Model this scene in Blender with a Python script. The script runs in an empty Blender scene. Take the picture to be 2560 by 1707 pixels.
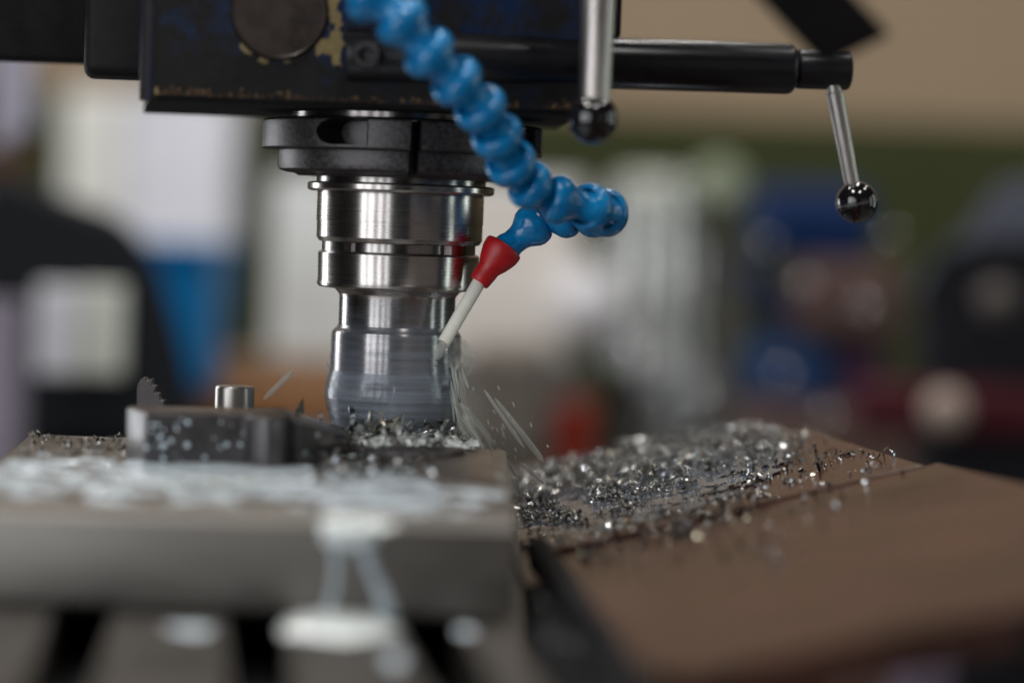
import bpy, bmesh, math, random
import numpy as np
from mathutils import Vector, Matrix, noise

R = math.radians
random.seed(7)
scene = bpy.context.scene
col = scene.collection

# ------------------------------------------------------------------ camera
CZ = 1.15                                   # lens height above the workshop floor (m)
CAM = Vector((0.0, -0.913, CZ))
PITCH, ROLL, LENS = 2.93, 2.0, 85.0
FPX = LENS / 36.0 * 2560.0
cam_d = bpy.data.cameras.new('camera')
cam = bpy.data.objects.new('camera', cam_d)
col.objects.link(cam)
cam_d.lens = LENS
cam_d.sensor_width = 36.0
cam_d.clip_start = 0.02
cam_d.clip_end = 60.0
ROT = Matrix.Rotation(R(90 - PITCH), 4, 'X') @ Matrix.Rotation(R(ROLL), 4, 'Z')
cam.matrix_world = Matrix.Translation(CAM) @ ROT
cam_d.dof.use_dof = True
cam_d.dof.focus_distance = 0.893
cam_d.dof.aperture_fstop = 2.8
cam_d.dof.aperture_blades = 0
scene.camera = cam

# ------------------------------------------------------------------ world, lamps, exposure
world = bpy.data.worlds.new('World')
scene.world = world
world.use_nodes = True
bg = world.node_tree.nodes['Background']
bg.inputs[0].default_value = (0.50, 0.49, 0.50, 1)
bg.inputs[1].default_value = 0.022

def area(name, loc, target, sx, sy, power, color=(1, 1, 1), shape='RECTANGLE'):
    d = bpy.data.lights.new(name, 'AREA')
    d.shape = shape
    d.size = sx
    if shape in ('RECTANGLE', 'ELLIPSE'):
        d.size_y = sy
    d.energy = power
    d.color = color
    o = bpy.data.objects.new(name, d)
    col.objects.link(o)
    o.location = loc
    v = Vector(target) - Vector(loc)
    o.rotation_euler = v.to_track_quat('-Z', 'Y').to_euler()
    return o

def polar(az, dist, z):                       # azimuth from spindle, 0 = towards the lens, + = to the right
    a = R(az)
    return (math.sin(a) * dist, -math.cos(a) * dist, z)

# workshop windows beside and behind the photographer, plus one added fill panel
area('window_and_fill_light', polar(-49, 3.2, 1.55), (0, 0, 1.05), 0.34, 2.2, 15, (0.93, 0.97, 1.0))
area('window_and_fill_light', polar(-38, 3.2, 1.55), (0, 0, 1.05), 0.40, 2.2, 15, (0.93, 0.97, 1.0))
area('window_and_fill_light', polar(-25.5, 3.2, 1.55), (0, 0, 1.05), 0.20, 2.2, 10, (0.93, 0.97, 1.0))
area('window_and_fill_light', polar(-15, 3.6, 1.55), (0, 0, 1.05), 0.16, 2.2, 8, (0.93, 0.97, 1.0))
area('window_and_fill_light', polar(38, 4.4, 1.5), (0, 0, 1.05), 3.6, 2.6, 5, (1.0, 0.92, 0.84))  # added broad dim panel, stands in for bounce off an unseen wall
area('window_and_fill_light', polar(-126, 2.6, 1.5), (0, 0, 1.1), 0.6, 2.0, 26, (0.93, 0.97, 1.0))
area('window_and_fill_light', polar(78, 3.4, 1.5), (0, 0, 1.05), 0.25, 2.0, 8, (0.85, 1.0, 0.95))
area('window_and_fill_light', polar(106, 3.0, 1.5), (0, 0, 1.05), 0.35, 2.0, 8, (0.85, 1.0, 0.95))
# round high bay lamps under the ceiling, extra ones added for the background
for (lx, ly, lp) in ((-0.8, -0.9, 22), (0.5, -1.3, 14), (1.3, 0.1, 7), (-1.0, 0.5, 13), (0.25, 0.9, 9), (1.5, 1.4, 5), (-0.5, 1.0, 20), (0.5, 2.0, 7)):
    area('ceiling_and_fill_lamp', (lx, ly, 3.3), (lx, ly, 0), 0.30, 0.30, lp, (1.0, 0.97, 0.92), 'DISK')

vs = scene.view_settings
vs.view_transform = 'Standard'
vs.look = 'None'
vs.exposure = 0.0
vs.gamma = 1.0
vs.use_curve_mapping = False
scene.cycles.use_denoising = True
scene.cycles.max_bounces = 8
scene.cycles.sample_clamp_indirect = 4.0
scene.cycles.caustics_reflective = False
scene.cycles.caustics_refractive = False

# ------------------------------------------------------------------ pixel helpers (photo pixels, 2352 wide)
K = 2560.0 / 2352.0
R3 = ROT.to_3x3()

def ray(x, y):
    return R3 @ Vector(((x * K - 1280.0) / FPX, -(y * K - 853.5) / FPX, -1.0))

def S(x, y, D):                              # point at distance D in front of the lens (along world Y)
    d = ray(x, y)
    return CAM + d * (D / d.y)

def HP(x, y, h):                             # point on the level plane h below the lens
    d = ray(x, y)
    return CAM + d * (-h / d.z)

SH_A, SH_B = -0.1148, 0.2295

def SP(x, y, up=0.0):                        # point on the sloping cover sheet
    d = ray(x, y)
    t = (SH_A + up) / (d.z - SH_B * d.x)
    return CAM + d * t

def px(n, D):                                # length of n photo pixels at distance D
    return n * K / FPX * D

# ------------------------------------------------------------------ materials
MATS = {}

def mat(name, color, rough=0.5, metal=0.0, var=0.25, scale=60.0, bump=0.0, bscale=400.0,
        stretch=(1, 1, 1), aniso=0.0, coat=0.0, rvar=0.0, spec=0.5, color2=None):
    m = bpy.data.materials.new(name)
    m.use_nodes = True
    nt = m.node_tree
    b = nt.nodes['Principled BSDF']
    b.inputs['Roughness'].default_value = rough
    b.inputs['Metallic'].default_value = metal
    b.inputs['Specular IOR Level'].default_value = spec
    if coat:
        b.inputs['Coat Weight'].default_value = coat
        b.inputs['Coat Roughness'].default_value = 0.12
    tc = nt.nodes.new('ShaderNodeTexCoord')
    mp = nt.nodes.new('ShaderNodeMapping')
    mp.inputs['Scale'].default_value = stretch
    nt.links.new(tc.outputs['Object'], mp.inputs['Vector'])
    n = nt.nodes.new('ShaderNodeTexNoise')
    n.inputs['Scale'].default_value = scale
    n.inputs['Detail'].default_value = 5
    n.inputs['Roughness'].default_value = 0.62
    nt.links.new(mp.outputs[0], n.inputs['Vector'])
    cr = nt.nodes.new('ShaderNodeValToRGB')
    c = color
    c2 = color2 or tuple(v * (1 + var) for v in c)
    cr.color_ramp.elements[0].position = 0.32
    cr.color_ramp.elements[1].position = 0.68
    lo = tuple(v * (1 - var) for v in c)
    cr.color_ramp.elements[0].color = (*lo, 1)
    cr.color_ramp.elements[1].color = (*c2, 1)
    nt.links.new(n.outputs['Fac'], cr.inputs['Fac'])
    nt.links.new(cr.outputs['Color'], b.inputs['Base Color'])
    if rvar:
        mr = nt.nodes.new('ShaderNodeMapRange')
        mr.inputs['From Min'].default_value = 0.3
        mr.inputs['From Max'].default_value = 0.7
        mr.inputs['To Min'].default_value = max(0.02, rough - rvar)
        mr.inputs['To Max'].default_value = min(1.0, rough + rvar)
        nt.links.new(n.outputs['Fac'], mr.inputs['Value'])
        nt.links.new(mr.outputs['Result'], b.inputs['Roughness'])
    if bump:
        n2 = nt.nodes.new('ShaderNodeTexNoise')
        n2.inputs['Scale'].default_value = bscale
        n2.inputs['Detail'].default_value = 4
        nt.links.new(mp.outputs[0], n2.inputs['Vector'])
        bp = nt.nodes.new('ShaderNodeBump')
        bp.inputs['Strength'].default_value = 1.0
        bp.inputs['Distance'].default_value = bump
        nt.links.new(n2.outputs['Fac'], bp.inputs['Height'])
        nt.links.new(bp.outputs[0], b.inputs['Normal'])
    if aniso:
        b.inputs['Anisotropic'].default_value = aniso
        b.inputs['Anisotropic Rotation'].default_value = 0.25
        tg = nt.nodes.new('ShaderNodeTangent')
        tg.direction_type = 'RADIAL'
        tg.axis = 'Z'
        nt.links.new(tg.outputs[0], b.inputs['Tangent'])
    MATS[name] = m
    return m

def turned(name, color, rough, aniso=0.75, bump=6e-6):
    # lathe turned steel: fine rings round the Z axis
    m = mat(name, color, rough, 1.0, var=0.05, scale=1.0, stretch=(8, 8, 1500), aniso=aniso, rvar=0.02)
    nt = m.node_tree
    b = nt.nodes['Principled BSDF']
    tc = nt.nodes['Texture Coordinate']
    mp = nt.nodes.new('ShaderNodeMapping')
    mp.inputs['Scale'].default_value = (0, 0, 2600)
    nt.links.new(tc.outputs['Object'], mp.inputs['Vector'])
    n = nt.nodes.new('ShaderNodeTexNoise')
    n.inputs['Scale'].default_value = 1.0
    n.inputs['Detail'].default_value = 2
    nt.links.new(mp.outputs[0], n.inputs['Vector'])
    bp = nt.nodes.new('ShaderNodeBump')
    bp.inputs['Distance'].default_value = bump
    nt.links.new(n.outputs['Fac'], bp.inputs['Height'])
    nt.links.new(bp.outputs[0], b.inputs['Normal'])
    return m

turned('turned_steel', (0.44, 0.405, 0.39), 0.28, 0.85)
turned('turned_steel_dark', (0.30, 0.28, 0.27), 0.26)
turned('pin_steel', (0.42, 0.40, 0.385), 0.40, 0.6)
mat('cutter_steel', (0.25, 0.25, 0.27), 0.35, 0.9, 0.3, 120, rvar=0.1)
mat('carbide', (0.55, 0.45, 0.20), 0.3, 0.9, 0.15, 300)
mat('blackened', (0.070, 0.064, 0.066), 0.40, 0.75, 0.5, 700, bump=9e-5, bscale=1700, rvar=0.10)
mat('black_bar', (0.012, 0.012, 0.015), 0.30, 0.35, 0.5, 40, bump=1.2e-5, bscale=1400, stretch=(0.15, 1, 1), rvar=0.10)
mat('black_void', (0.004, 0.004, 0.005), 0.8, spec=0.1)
mat('grime', (0.005, 0.005, 0.006), 0.7, 0.0, 0.6, 90, bump=2.0e-4, bscale=700, spec=0.25)
mat('plug_brown', (0.030, 0.017, 0.012), 0.42, 0.1, 0.4, 120, bump=3e-5, bscale=900, rvar=0.1)
mat('bakelite', (0.006, 0.005, 0.006), 0.07, 0.0, 0.3, 200, coat=0.6)
mat('lever_steel', (0.46, 0.42, 0.40), 0.42, 1.0, 0.3, 90, bump=2e-5, bscale=900, stretch=(1, 1, 0.2), rvar=0.08)
mat('hose_blue', (0.001, 0.185, 0.50), 0.24, 0.0, 0.30, 110, bump=6e-5, bscale=700, rvar=0.14, coat=0.4, color2=(0.004, 0.25, 0.58), spec=0.35)
mat('nozzle_red', (0.52, 0.012, 0.016), 0.42, 0.0, 0.18, 160, bump=8e-5, bscale=500, rvar=0.1)
mat('spout_white', (0.88, 0.85, 0.76), 0.38, 0.0, 0.07, 120)
mat('ground_steel', (0.20, 0.185, 0.17), 0.42, 0.75, 0.25, 40, bump=3e-5, bscale=300, stretch=(0.25, 1, 1), rvar=0.12)
mat('jaw_steel', (0.085, 0.078, 0.080), 0.36, 0.7, 0.25, 70, bump=3e-5, bscale=700, rvar=0.1)
mat('workpiece', (0.22, 0.19, 0.17), 0.36, 0.85, 0.3, 70, bump=5e-5, bscale=300, stretch=(0.2, 1, 1), rvar=0.12)
mat('table_iron', (0.065, 0.058, 0.052), 0.45, 0.55, 0.3, 40, bump=4e-5, bscale=500, rvar=0.12)
sheet_mat = mat('sheet_brown', (0.056, 0.027, 0.021), 0.19, 0.0, 0.45, 22, bump=1.6e-5, bscale=1.0, stretch=(1, 1, 1), rvar=0.11, spec=0.10)
mat('rubber', (0.006, 0.006, 0.007), 0.7, 0.0, 0.4, 200, bump=8e-5, bscale=600, spec=0.12)

def sheet_scratches():
    nt = sheet_mat.node_tree
    tc = nt.nodes['Texture Coordinate']
    for n in nt.nodes:
        if n.type == 'TEX_NOISE' and n.inputs['Scale'].default_value == 1.0:
            mp = nt.nodes.new('ShaderNodeMapping')
            mp.inputs['Scale'].default_value = (25, 900, 25)
            mp.inputs['Rotation'].default_value = (0, 0, 0.14)
            nt.links.new(tc.outputs['Object'], mp.inputs['Vector'])
            nt.links.new(mp.outputs[0], n.inputs['Vector'])
sheet_scratches()

def chip_material():
    m = bpy.data.materials.new('steel_chips')
    m.use_nodes = True
    nt = m.node_tree
    b = nt.nodes['Principled BSDF']
    g = nt.nodes.new('ShaderNodeNewGeometry')
    oi = nt.nodes.new('ShaderNodeObjectInfo')
    ad = nt.nodes.new('ShaderNodeMath'); ad.operation = 'ADD'
    fr = nt.nodes.new('ShaderNodeMath'); fr.operation = 'FRACT'
    nt.links.new(g.outputs['Random Per Island'], ad.inputs[0])
    nt.links.new(oi.outputs['Random'], ad.inputs[1])
    nt.links.new(ad.outputs[0], fr.inputs[0])
    cr = nt.nodes.new('ShaderNodeValToRGB')
    e = cr.color_ramp.elements
    e[0].position = 0.0; e[0].color = (0.06, 0.057, 0.055, 1)
    e[1].position = 1.0; e[1].color = (0.55, 0.55, 0.55, 1)
    for p, c in ((0.35, (0.20, 0.19, 0.17, 1)), (0.55, (0.38, 0.40, 0.44, 1)), (0.70, (0.33, 0.30, 0.23, 1)), (0.85, (0.50, 0.51, 0.52, 1))):
        k = e.new(p); k.color = c
    nt.links.new(fr.outputs[0], cr.inputs['Fac'])
    nt.links.new(cr.outputs['Color'], b.inputs['Base Color'])
    b.inputs['Metallic'].default_value = 1.0
    b.inputs['Roughness'].default_value = 0.24
    MATS['chips'] = m
chip_material()

def coolant_material():
    m = mat('milk', (0.84, 0.89, 0.89), 0.10, 0.0, 0.06, 60, spec=0.5)
    m.node_tree.nodes['Principled BSDF'].inputs['Coat Weight'].default_value = 0.4
    # thin film: part clear, part milky, part gloss
    m = bpy.data.materials.new('coolant_film')
    m.use_nodes = True
    nt = m.node_tree
    nt.nodes.clear()
    out = nt.nodes.new('ShaderNodeOutputMaterial')
    tr = nt.nodes.new('ShaderNodeBsdfTransparent')
    tr.inputs[0].default_value = (0.93, 0.94, 0.96, 1)
    pr = nt.nodes.new('ShaderNodeBsdfPrincipled')
    pr.inputs['Roughness'].default_value = 0.17
    pr.inputs['Base Color'].default_value = (0.30, 0.33, 0.39, 1)
    tc = nt.nodes.new('ShaderNodeTexCoord')
    mp = nt.nodes.new('ShaderNodeMapping')
    mp.inputs['Scale'].default_value = (14, 14, 430)
    nt.links.new(tc.outputs['Object'], mp.inputs['Vector'])
    n = nt.nodes.new('ShaderNodeTexNoise')
    n.inputs['Scale'].default_value = 1.0
    n.inputs['Detail'].default_value = 6
    nt.links.new(mp.outputs[0], n.inputs['Vector'])
    mr = nt.nodes.new('ShaderNodeMapRange')
    mr.inputs['From Min'].default_value = 0.30
    mr.inputs['From Max'].default_value = 0.72
    mr.inputs['To Min'].default_value = 0.25
    mr.inputs['To Max'].default_value = 0.85
    nt.links.new(n.outputs['Fac'], mr.inputs['Value'])
    bp = nt.nodes.new('ShaderNodeBump')
    bp.inputs['Distance'].default_value = 5e-5
    nt.links.new(n.outputs['Fac'], bp.inputs['Height'])
    nt.links.new(bp.outputs[0], pr.inputs['Normal'])
    sx_ = nt.nodes.new('ShaderNodeSeparateXYZ')
    nt.links.new(tc.outputs['Generated'], sx_.inputs[0])
    m1 = nt.nodes.new('ShaderNodeMath'); m1.operation = 'MULTIPLY_ADD'      # thins out upwards
    nt.links.new(sx_.outputs[2], m1.inputs[0]); m1.inputs[1].default_value = -1.55; m1.inputs[2].default_value = 1.38
    m2 = nt.nodes.new('ShaderNodeMath'); m2.operation = 'MULTIPLY_ADD'      # thicker where the jet hits
    nt.links.new(sx_.outputs[0], m2.inputs[0]); m2.inputs[1].default_value = 0.45
    nt.links.new(m1.outputs[0], m2.inputs[2])
    m3 = nt.nodes.new('ShaderNodeMath'); m3.operation = 'MULTIPLY'; m3.use_clamp = True
    m2.use_clamp = True
    nt.links.new(m2.outputs[0], m3.inputs[0]); nt.links.new(mr.outputs[0], m3.inputs[1])
    mx = nt.nodes.new('ShaderNodeMixShader')
    nt.links.new(m3.outputs[0], mx.inputs[0])
    nt.links.new(tr.outputs[0], mx.inputs[1])
    nt.links.new(pr.outputs[0], mx.inputs[2])
    nt.links.new(mx.outputs[0], out.inputs[0])
    MATS['film'] = m
    # airborne coolant
    m = bpy.data.materials.new('coolant_spray')
    m.use_nodes = True
    nt = m.node_tree
    nt.nodes.clear()
    out = nt.nodes.new('ShaderNodeOutputMaterial')
    tr = nt.nodes.new('ShaderNodeBsdfTransparent')
    pr = nt.nodes.new('ShaderNodeBsdfPrincipled')
    pr.inputs['Roughness'].default_value = 0.6
    pr.inputs['Base Color'].default_value = (0.72, 0.71, 0.65, 1)
    mx = nt.nodes.new('ShaderNodeMixShader')
    mx.inputs[0].default_value = 0.38
    nt.links.new(tr.outputs[0], mx.inputs[1])
    nt.links.new(pr.outputs[0], mx.inputs[2])
    nt.links.new(mx.outputs[0], out.inputs[0])
    MATS['spray'] = m
    m = mat('milk_thin', (0.74, 0.83, 0.91), 0.07, 0.0, 0.12, 90)
    nt = m.node_tree
    b = nt.nodes['Principled BSDF']; out = nt.nodes['Material Output']
    tcx = nt.nodes['Texture Coordinate']
    nz = nt.nodes.new('ShaderNodeTexNoise'); nz.inputs['Scale'].default_value = 70; nz.inputs['Detail'].default_value = 4
    nt.links.new(tcx.outputs['Object'], nz.inputs['Vector'])
    mr = nt.nodes.new('ShaderNodeMapRange')
    mr.inputs['From Min'].default_value = 0.36; mr.inputs['From Max'].default_value = 0.62
    mr.inputs['To Min'].default_value = 0.38; mr.inputs['To Max'].default_value = 1.0
    nt.links.new(nz.outputs['Fac'], mr.inputs['Value'])
    tr = nt.nodes.new('ShaderNodeBsdfTransparent')
    mx = nt.nodes.new('ShaderNodeMixShader')
    nt.links.new(mr.outputs[0], mx.inputs[0]); nt.links.new(tr.outputs[0], mx.inputs[1]); nt.links.new(b.outputs[0], mx.inputs[2])
    nt.links.new(mx.outputs[0], out.inputs[0])
    m = mat('drop', (0.55, 0.64, 0.70), 0.06, 0.0, 0.05, 60)
coolant_material()

def head_paint():
    m = bpy.data.materials.new('chipped_blue_paint')
    m.use_nodes = True
    nt = m.node_tree
    b = nt.nodes['Principled BSDF']
    def attr(n):
        a = nt.nodes.new('ShaderNodeAttribute'); a.attribute_name = n; return a
    a = attr('wear')
    sep = nt.nodes.new('ShaderNodeSeparateColor')
    nt.links.new(a.outputs['Color'], sep.inputs[0])
    tc = nt.nodes.new('ShaderNodeTexCoord')
    n = nt.nodes.new('ShaderNodeTexNoise')
    n.inputs['Scale'].default_value = 320
    n.inputs['Detail'].default_value = 6
    nt.links.new(tc.outputs['Object'], n.inputs['Vector'])
    def mix(f, c1, c2):
        x = nt.nodes.new('ShaderNodeMix'); x.data_type = 'RGBA'
        nt.links.new(f, x.inputs[0])
        for s, c in ((6, c1), (7, c2)):
            if isinstance(c, tuple): x.inputs[s].default_value = (*c, 1)
            else: nt.links.new(c, x.inputs[s])
        return x.outputs[2]
    blue = mix(n.outputs['Fac'], (0.003, 0.012, 0.042), (0.007, 0.030, 0.105))
    dirt = mix(n.outputs['Fac'], (0.003, 0.003, 0.003), (0.014, 0.012, 0.011))
    primer = mix(n.outputs['Fac'], (0.13, 0.09, 0.035), (0.33, 0.25, 0.12))
    rust = mix(n.outputs['Fac'], (0.010, 0.006, 0.004), (0.085, 0.04, 0.018))
    c = mix(sep.outputs[1], blue, dirt)
    c = mix(sep.outputs[2], c, rust)
    c = mix(sep.outputs[0], c, primer)
    nt.links.new(c, b.inputs['Base Color'])
    b.inputs['Roughness'].default_value = 0.42
    b.inputs['Specular IOR Level'].default_value = 0.22
    mr = nt.nodes.new('ShaderNodeMapRange')
    mr.inputs['To Min'].default_value = 0.30
    mr.inputs['To Max'].default_value = 0.62
    nt.links.new(sep.outputs[1], mr.inputs['Value'])
    nt.links.new(mr.outputs[0], b.inputs['Roughness'])
    bp = nt.nodes.new('ShaderNodeBump')
    bp.inputs['Distance'].default_value = 1.2e-4
    nt.links.new(n.outputs['Fac'], bp.inputs['Height'])
    nt.links.new(bp.outputs[0], b.inputs['Normal'])
    MATS['head_paint'] = m
head_paint()

# ------------------------------------------------------------------ mesh helpers
def tag(o, label=None, cat=None, group=None, kind=None):
    if label: o['label'] = label
    if cat: o['category'] = cat
    if group: o['group'] = group
    if kind: o['kind'] = kind
    return o

def thing(name, loc, label, cat, group=None):
    o = bpy.data.objects.new(name, None)
    o.empty_display_size = 0.01
    col.objects.link(o)
    o.location = loc
    return tag(o, label, cat, group)

def wloc(o):
    v = Vector((0, 0, 0))
    while o is not None:
        v = v + Vector(o.location)
        o = o.parent
    return v

def mk(name, verts, faces, m, parent=None, smooth=None, origin=None):
    """verts in world coordinates; the object's origin goes to its parent's, or to its own base"""
    V = np.array([tuple(v) for v in verts], dtype=float)
    if parent is not None:
        off = np.array(wloc(parent))
        loc = Vector((0, 0, 0))
        if origin is not None:
            loc = Vector(origin) - wloc(parent)
            off = np.array(origin)
    else:
        off = np.array(origin) if origin is not None else np.array([(V[:, 0].min() + V[:, 0].max()) / 2, (V[:, 1].min() + V[:, 1].max()) / 2, V[:, 2].min()])
        loc = Vector(off)
    me = bpy.data.meshes.new(name)
    me.from_pydata((V - off).tolist(), [], [tuple(f) for f in faces])
    me.materials.append(MATS[m] if isinstance(m, str) else m)
    bm = bmesh.new(); bm.from_mesh(me)
    bmesh.ops.recalc_face_normals(bm, faces=bm.faces)
    bm.to_mesh(me); bm.free()
    if smooth is not None:
        me.polygons.foreach_set('use_smooth', [True] * len(me.polygons))
        me.set_sharp_from_angle(angle=R(smooth))
    o = bpy.data.objects.new(name, me)
    col.objects.link(o)
    o.location = loc
    o.parent = parent
    return o

def bevelled(V, F, b, seg=2):
    bm = bmesh.new()
    vs_ = [bm.verts.new(v) for v in V]
    for f in F:
        bm.faces.new([vs_[i] for i in f])
    bmesh.ops.recalc_face_normals(bm, faces=bm.faces)
    if b > 0:
        bmesh.ops.bevel(bm, geom=list(bm.edges), offset=b, segments=seg, profile=0.5, affect='EDGES', clamp_overlap=True)
    bm.verts.index_update()
    V2 = [v.co.copy() for v in bm.verts]
    F2 = [[v.index for v in f.verts] for f in bm.faces]
    bm.free()
    return V2, F2

def hull2(bottom, top, b=0.0, seg=2):
    """solid between two polygons with the same number of corners"""
    n = len(bottom)
    V = [Vector(p) for p in bottom] + [Vector(p) for p in top]
    F = [list(range(n - 1, -1, -1)), list(range(n, 2 * n))]
    F += [[i, (i + 1) % n, n + (i + 1) % n, n + i] for i in range(n)]
    return bevelled(V, F, b, seg)

def prism(plan, z0, z1, b=0.0, seg=2):
    return hull2([(p[0], p[1], z0) for p in plan], [(p[0], p[1], z1) for p in plan], b, seg)

def box(c, sx, sy, sz, b=0.0, yaw=0.0, seg=2):
    ca, sa = math.cos(yaw), math.sin(yaw)
    pl = [(c[0] + ca * x - sa * y, c[1] + sa * x + ca * y) for x, y in ((-sx / 2, -sy / 2), (sx / 2, -sy / 2), (sx / 2, sy / 2), (-sx / 2, sy / 2))]
    return prism(pl, c[2] - sz / 2, c[2] + sz / 2, b, seg)

def frame_of(axis):
    a = Vector(axis).normalized()
    t = Vector((0, 0, 1)) if abs(a.z) < 0.9 else Vector((1, 0, 0))
    u = a.cross(t).normalized()
    return a, u, a.cross(u).normalized()

def lathe(profile, p0, axis, segs=64, caps=True):
    """profile [(t along the axis, radius)]"""
    a, u, w = frame_of(axis)
    p0 = Vector(p0)
    V, F = [], []
    for t, r in profile:
        for k in range(segs):
            an = 2 * math.pi * k / segs
            V.append(p0 + a * t + (u * math.cos(an) + w * math.sin(an)) * r)
    n = len(profile)
    for i in range(n - 1):
        for k in range(segs):
            k2 = (k + 1) % segs
            F.append([i * segs + k, i * segs + k2, (i + 1) * segs + k2, (i + 1) * segs + k])
    if caps:
        F.append(list(range(segs)))
        F.append(list(range((n - 1) * segs, n * segs)))
    return V, F

def tube(pts, radii, segs=14, caps=True):
    pts = [Vector(p) for p in pts]
    V, F = [], []
    ref = None
    for i, p in enumerate(pts):
        a = (pts[min(i + 1, len(pts) - 1)] - pts[max(i - 1, 0)]).normalized()
        if ref is None:
            _, u, _ = frame_of(a)
        else:
            u = (ref - a * ref.dot(a)).normalized()
        ref = u
        w = a.cross(u)
        r = radii[i] if hasattr(radii, '__len__') else radii
        for k in range(segs):
            an = 2 * math.pi * k / segs
            V.append(p + (u * math.cos(an) + w * math.sin(an)) * r)
    for i in range(len(pts) - 1):
        for k in range(segs):
            k2 = (k + 1) % segs
            F.append([i * segs + k, i * segs + k2, (i + 1) * segs + k2, (i + 1) * segs + k])
    if caps:
        F.append(list(range(segs)))
        F.append(list(range((len(pts) - 1) * segs, len(pts) * segs)))
    return V, F

def join(*parts):
    V, F = [], []
    for v, f in parts:
        o = len(V)
        V += list(v)
        F += [[i + o for i in g] for g in f]
    return V, F

def spline(pts, n):
    """Catmull-Rom through pts, n samples per span"""
    P = [pts[0] * 2 - pts[1]] + list(pts) + [pts[-1] * 2 - pts[-2]]
    out = []
    for i in range(1, len(P) - 2):
        for k in range(n):
            t = k / n
            a, b, c, d = P[i - 1], P[i], P[i + 1], P[i + 2]
            out.append(0.5 * ((2 * b) + (c - a) * t + (2 * a - 5 * b + 4 * c - d) * t * t + (3 * b - a - 3 * c + d) * t ** 3))
    out.append(P[-2])
    return out

# ------------------------------------------------------------------ setting: floor, wall
D_WALL = 3.4
YW = CAM.y + D_WALL
V, F = box((0, 1.5, -0.05), 14, 11, 0.1)
tag(mk('floor', V, F, mat('concrete', (0.16, 0.15, 0.14), 0.6, 0, 0.25, 3)), 'grey concrete workshop floor', None, None, 'structure')
z_dado = S(1400, 262, D_WALL).z
wall = mk('wall_back', *box((0, YW + 0.1, 1.9), 14, 0.2, 3.8), mat('wall_beige', (0.315, 0.235, 0.16), 0.8, 0, 0.10, 2, spec=0.1))
tag(wall, 'beige painted workshop wall far behind the machine', None, None, 'structure')
mk('wall_panel', *box((0, YW - 0.02, (z_dado) / 2), 14, 0.036, z_dado, 0.004), mat('wall_olive', (0.046, 0.052, 0.022), 0.7, 0, 0.15, 2, spec=0.05), wall)

# ------------------------------------------------------------------ background things
def simple(name, color, rough=0.5, **k):
    return mat('bg_' + name, color, rough, 0.0, 0.12, 8, **{'spec': 0.15, **k})

def bgplan(x0, x1, y, D, depth):
    a, b = S(x0, y, D), S(x1, y, D)
    return [(a.x, a.y), (b.x, b.y), (b.x, b.y + depth), (a.x, a.y + depth)]

def bgbox(name, x0, y0, x1, y1, D, depth, m, parent=None, b=0.01, floor=False):
    pl = bgplan(x0, x1, (y0 + y1) / 2, D, depth if depth < 0.04 else depth * 0.35)
    zt = S((x0 + x1) / 2, y0, D).z
    zb = 0.0 if floor else S((x0 + x1) / 2, y1, D).z
    return mk(name, *prism(pl, zb, zt, b), m, parent)

def bgthing(name, label, cat, x0, x1, D, z=0.0):
    p = S((x0 + x1) / 2, 700, D)
    return thing(name, (p.x, p.y, z), label, cat)

# white wall cabinet, upper left
t = bgthing('wall_cabinet', 'white two-door wall cabinet hanging above the blue bin', 'cabinet', 140, 550, 3.2, 1.1)
bgbox('carcass', 140, 215, 540, 562, 3.2, 0.56, simple('cab', (0.75, 0.75, 0.76)), t)
bgbox('door', 146, 222, 282, 557, 3.18, 0.017, simple('door_a', (0.76, 0.75, 0.71)), t, 0.003)
bgbox('door', 288, 222, 534, 557, 3.18, 0.017, simple('door_b', (0.78, 0.78, 0.86)), t, 0.003)
# small things that break up the far shop
t = bgthing('tool_chest', 'grey brown tool chest standing right of the cutter in the background', 'tool chest', 1070, 1265, 2.4)
bgbox('chest_body', 1070, 800, 1265, 1200, 2.4, 0.4, simple('chest', (0.15, 0.13, 0.11)), t, 0.008, True)
for dy_ in (812, 868, 924, 980):
    bgbox('drawer', 1078, dy_, 1257, dy_ + 48, 2.385, 0.014, simple('drawer%d' % dy_, (0.17, 0.15, 0.13)), t, 0.003)
t = bgthing('dark_crate', 'small dark crate left of the pale gearbox in the background', 'crate', 1395, 1470, 2.5, 0.9)
bgbox('crate_body', 1395, 862, 1468, 1010, 2.5, 0.2, simple('dcrate', (0.03, 0.028, 0.025)), t, 0.006, True)
bgbox('crate_rim', 1390, 850, 1473, 861, 2.49, 0.2, 'bg_dcrate', t, 0.002)

# white locker behind the spindle
t = bgthing('steel_locker', 'tall pale grey steel locker standing behind the spindle', 'locker', 612, 1330, 2.7)
bgbox('carcass', 612, 400, 1330, 1568, 2.7, 0.45, simple('locker', (0.42, 0.43, 0.43)), t, 0.01, True)
bgbox('door', 620, 425, 960, 830, 2.68, 0.017, simple('locker_door', (0.84, 0.87, 0.88)), t, 0.003)
bgbox('door', 975, 425, 1322, 830, 2.68, 0.017, simple('locker_door2', (0.76, 0.72, 0.68)), t, 0.003)
# wooden workbench
t = bgthing('workbench', 'brown wooden workbench in front of the pale locker', 'workbench', 380, 800, 2.35)
bgbox('bench_top', 330, 905, 1010, 985, 2.35, 0.5, simple('wood', (0.23, 0.10, 0.035)), t, 0.005)
bgbox('drawer_front', 350, 812, 790, 904, 2.60, 0.03, simple('wood2', (0.30, 0.19, 0.12)), t, 0.004)
for lx in (345, 960):
    bgbox('leg', lx, 986, lx + 45, 1300, 2.36, 0.08, 'bg_wood', t, 0.004, True)
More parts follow.
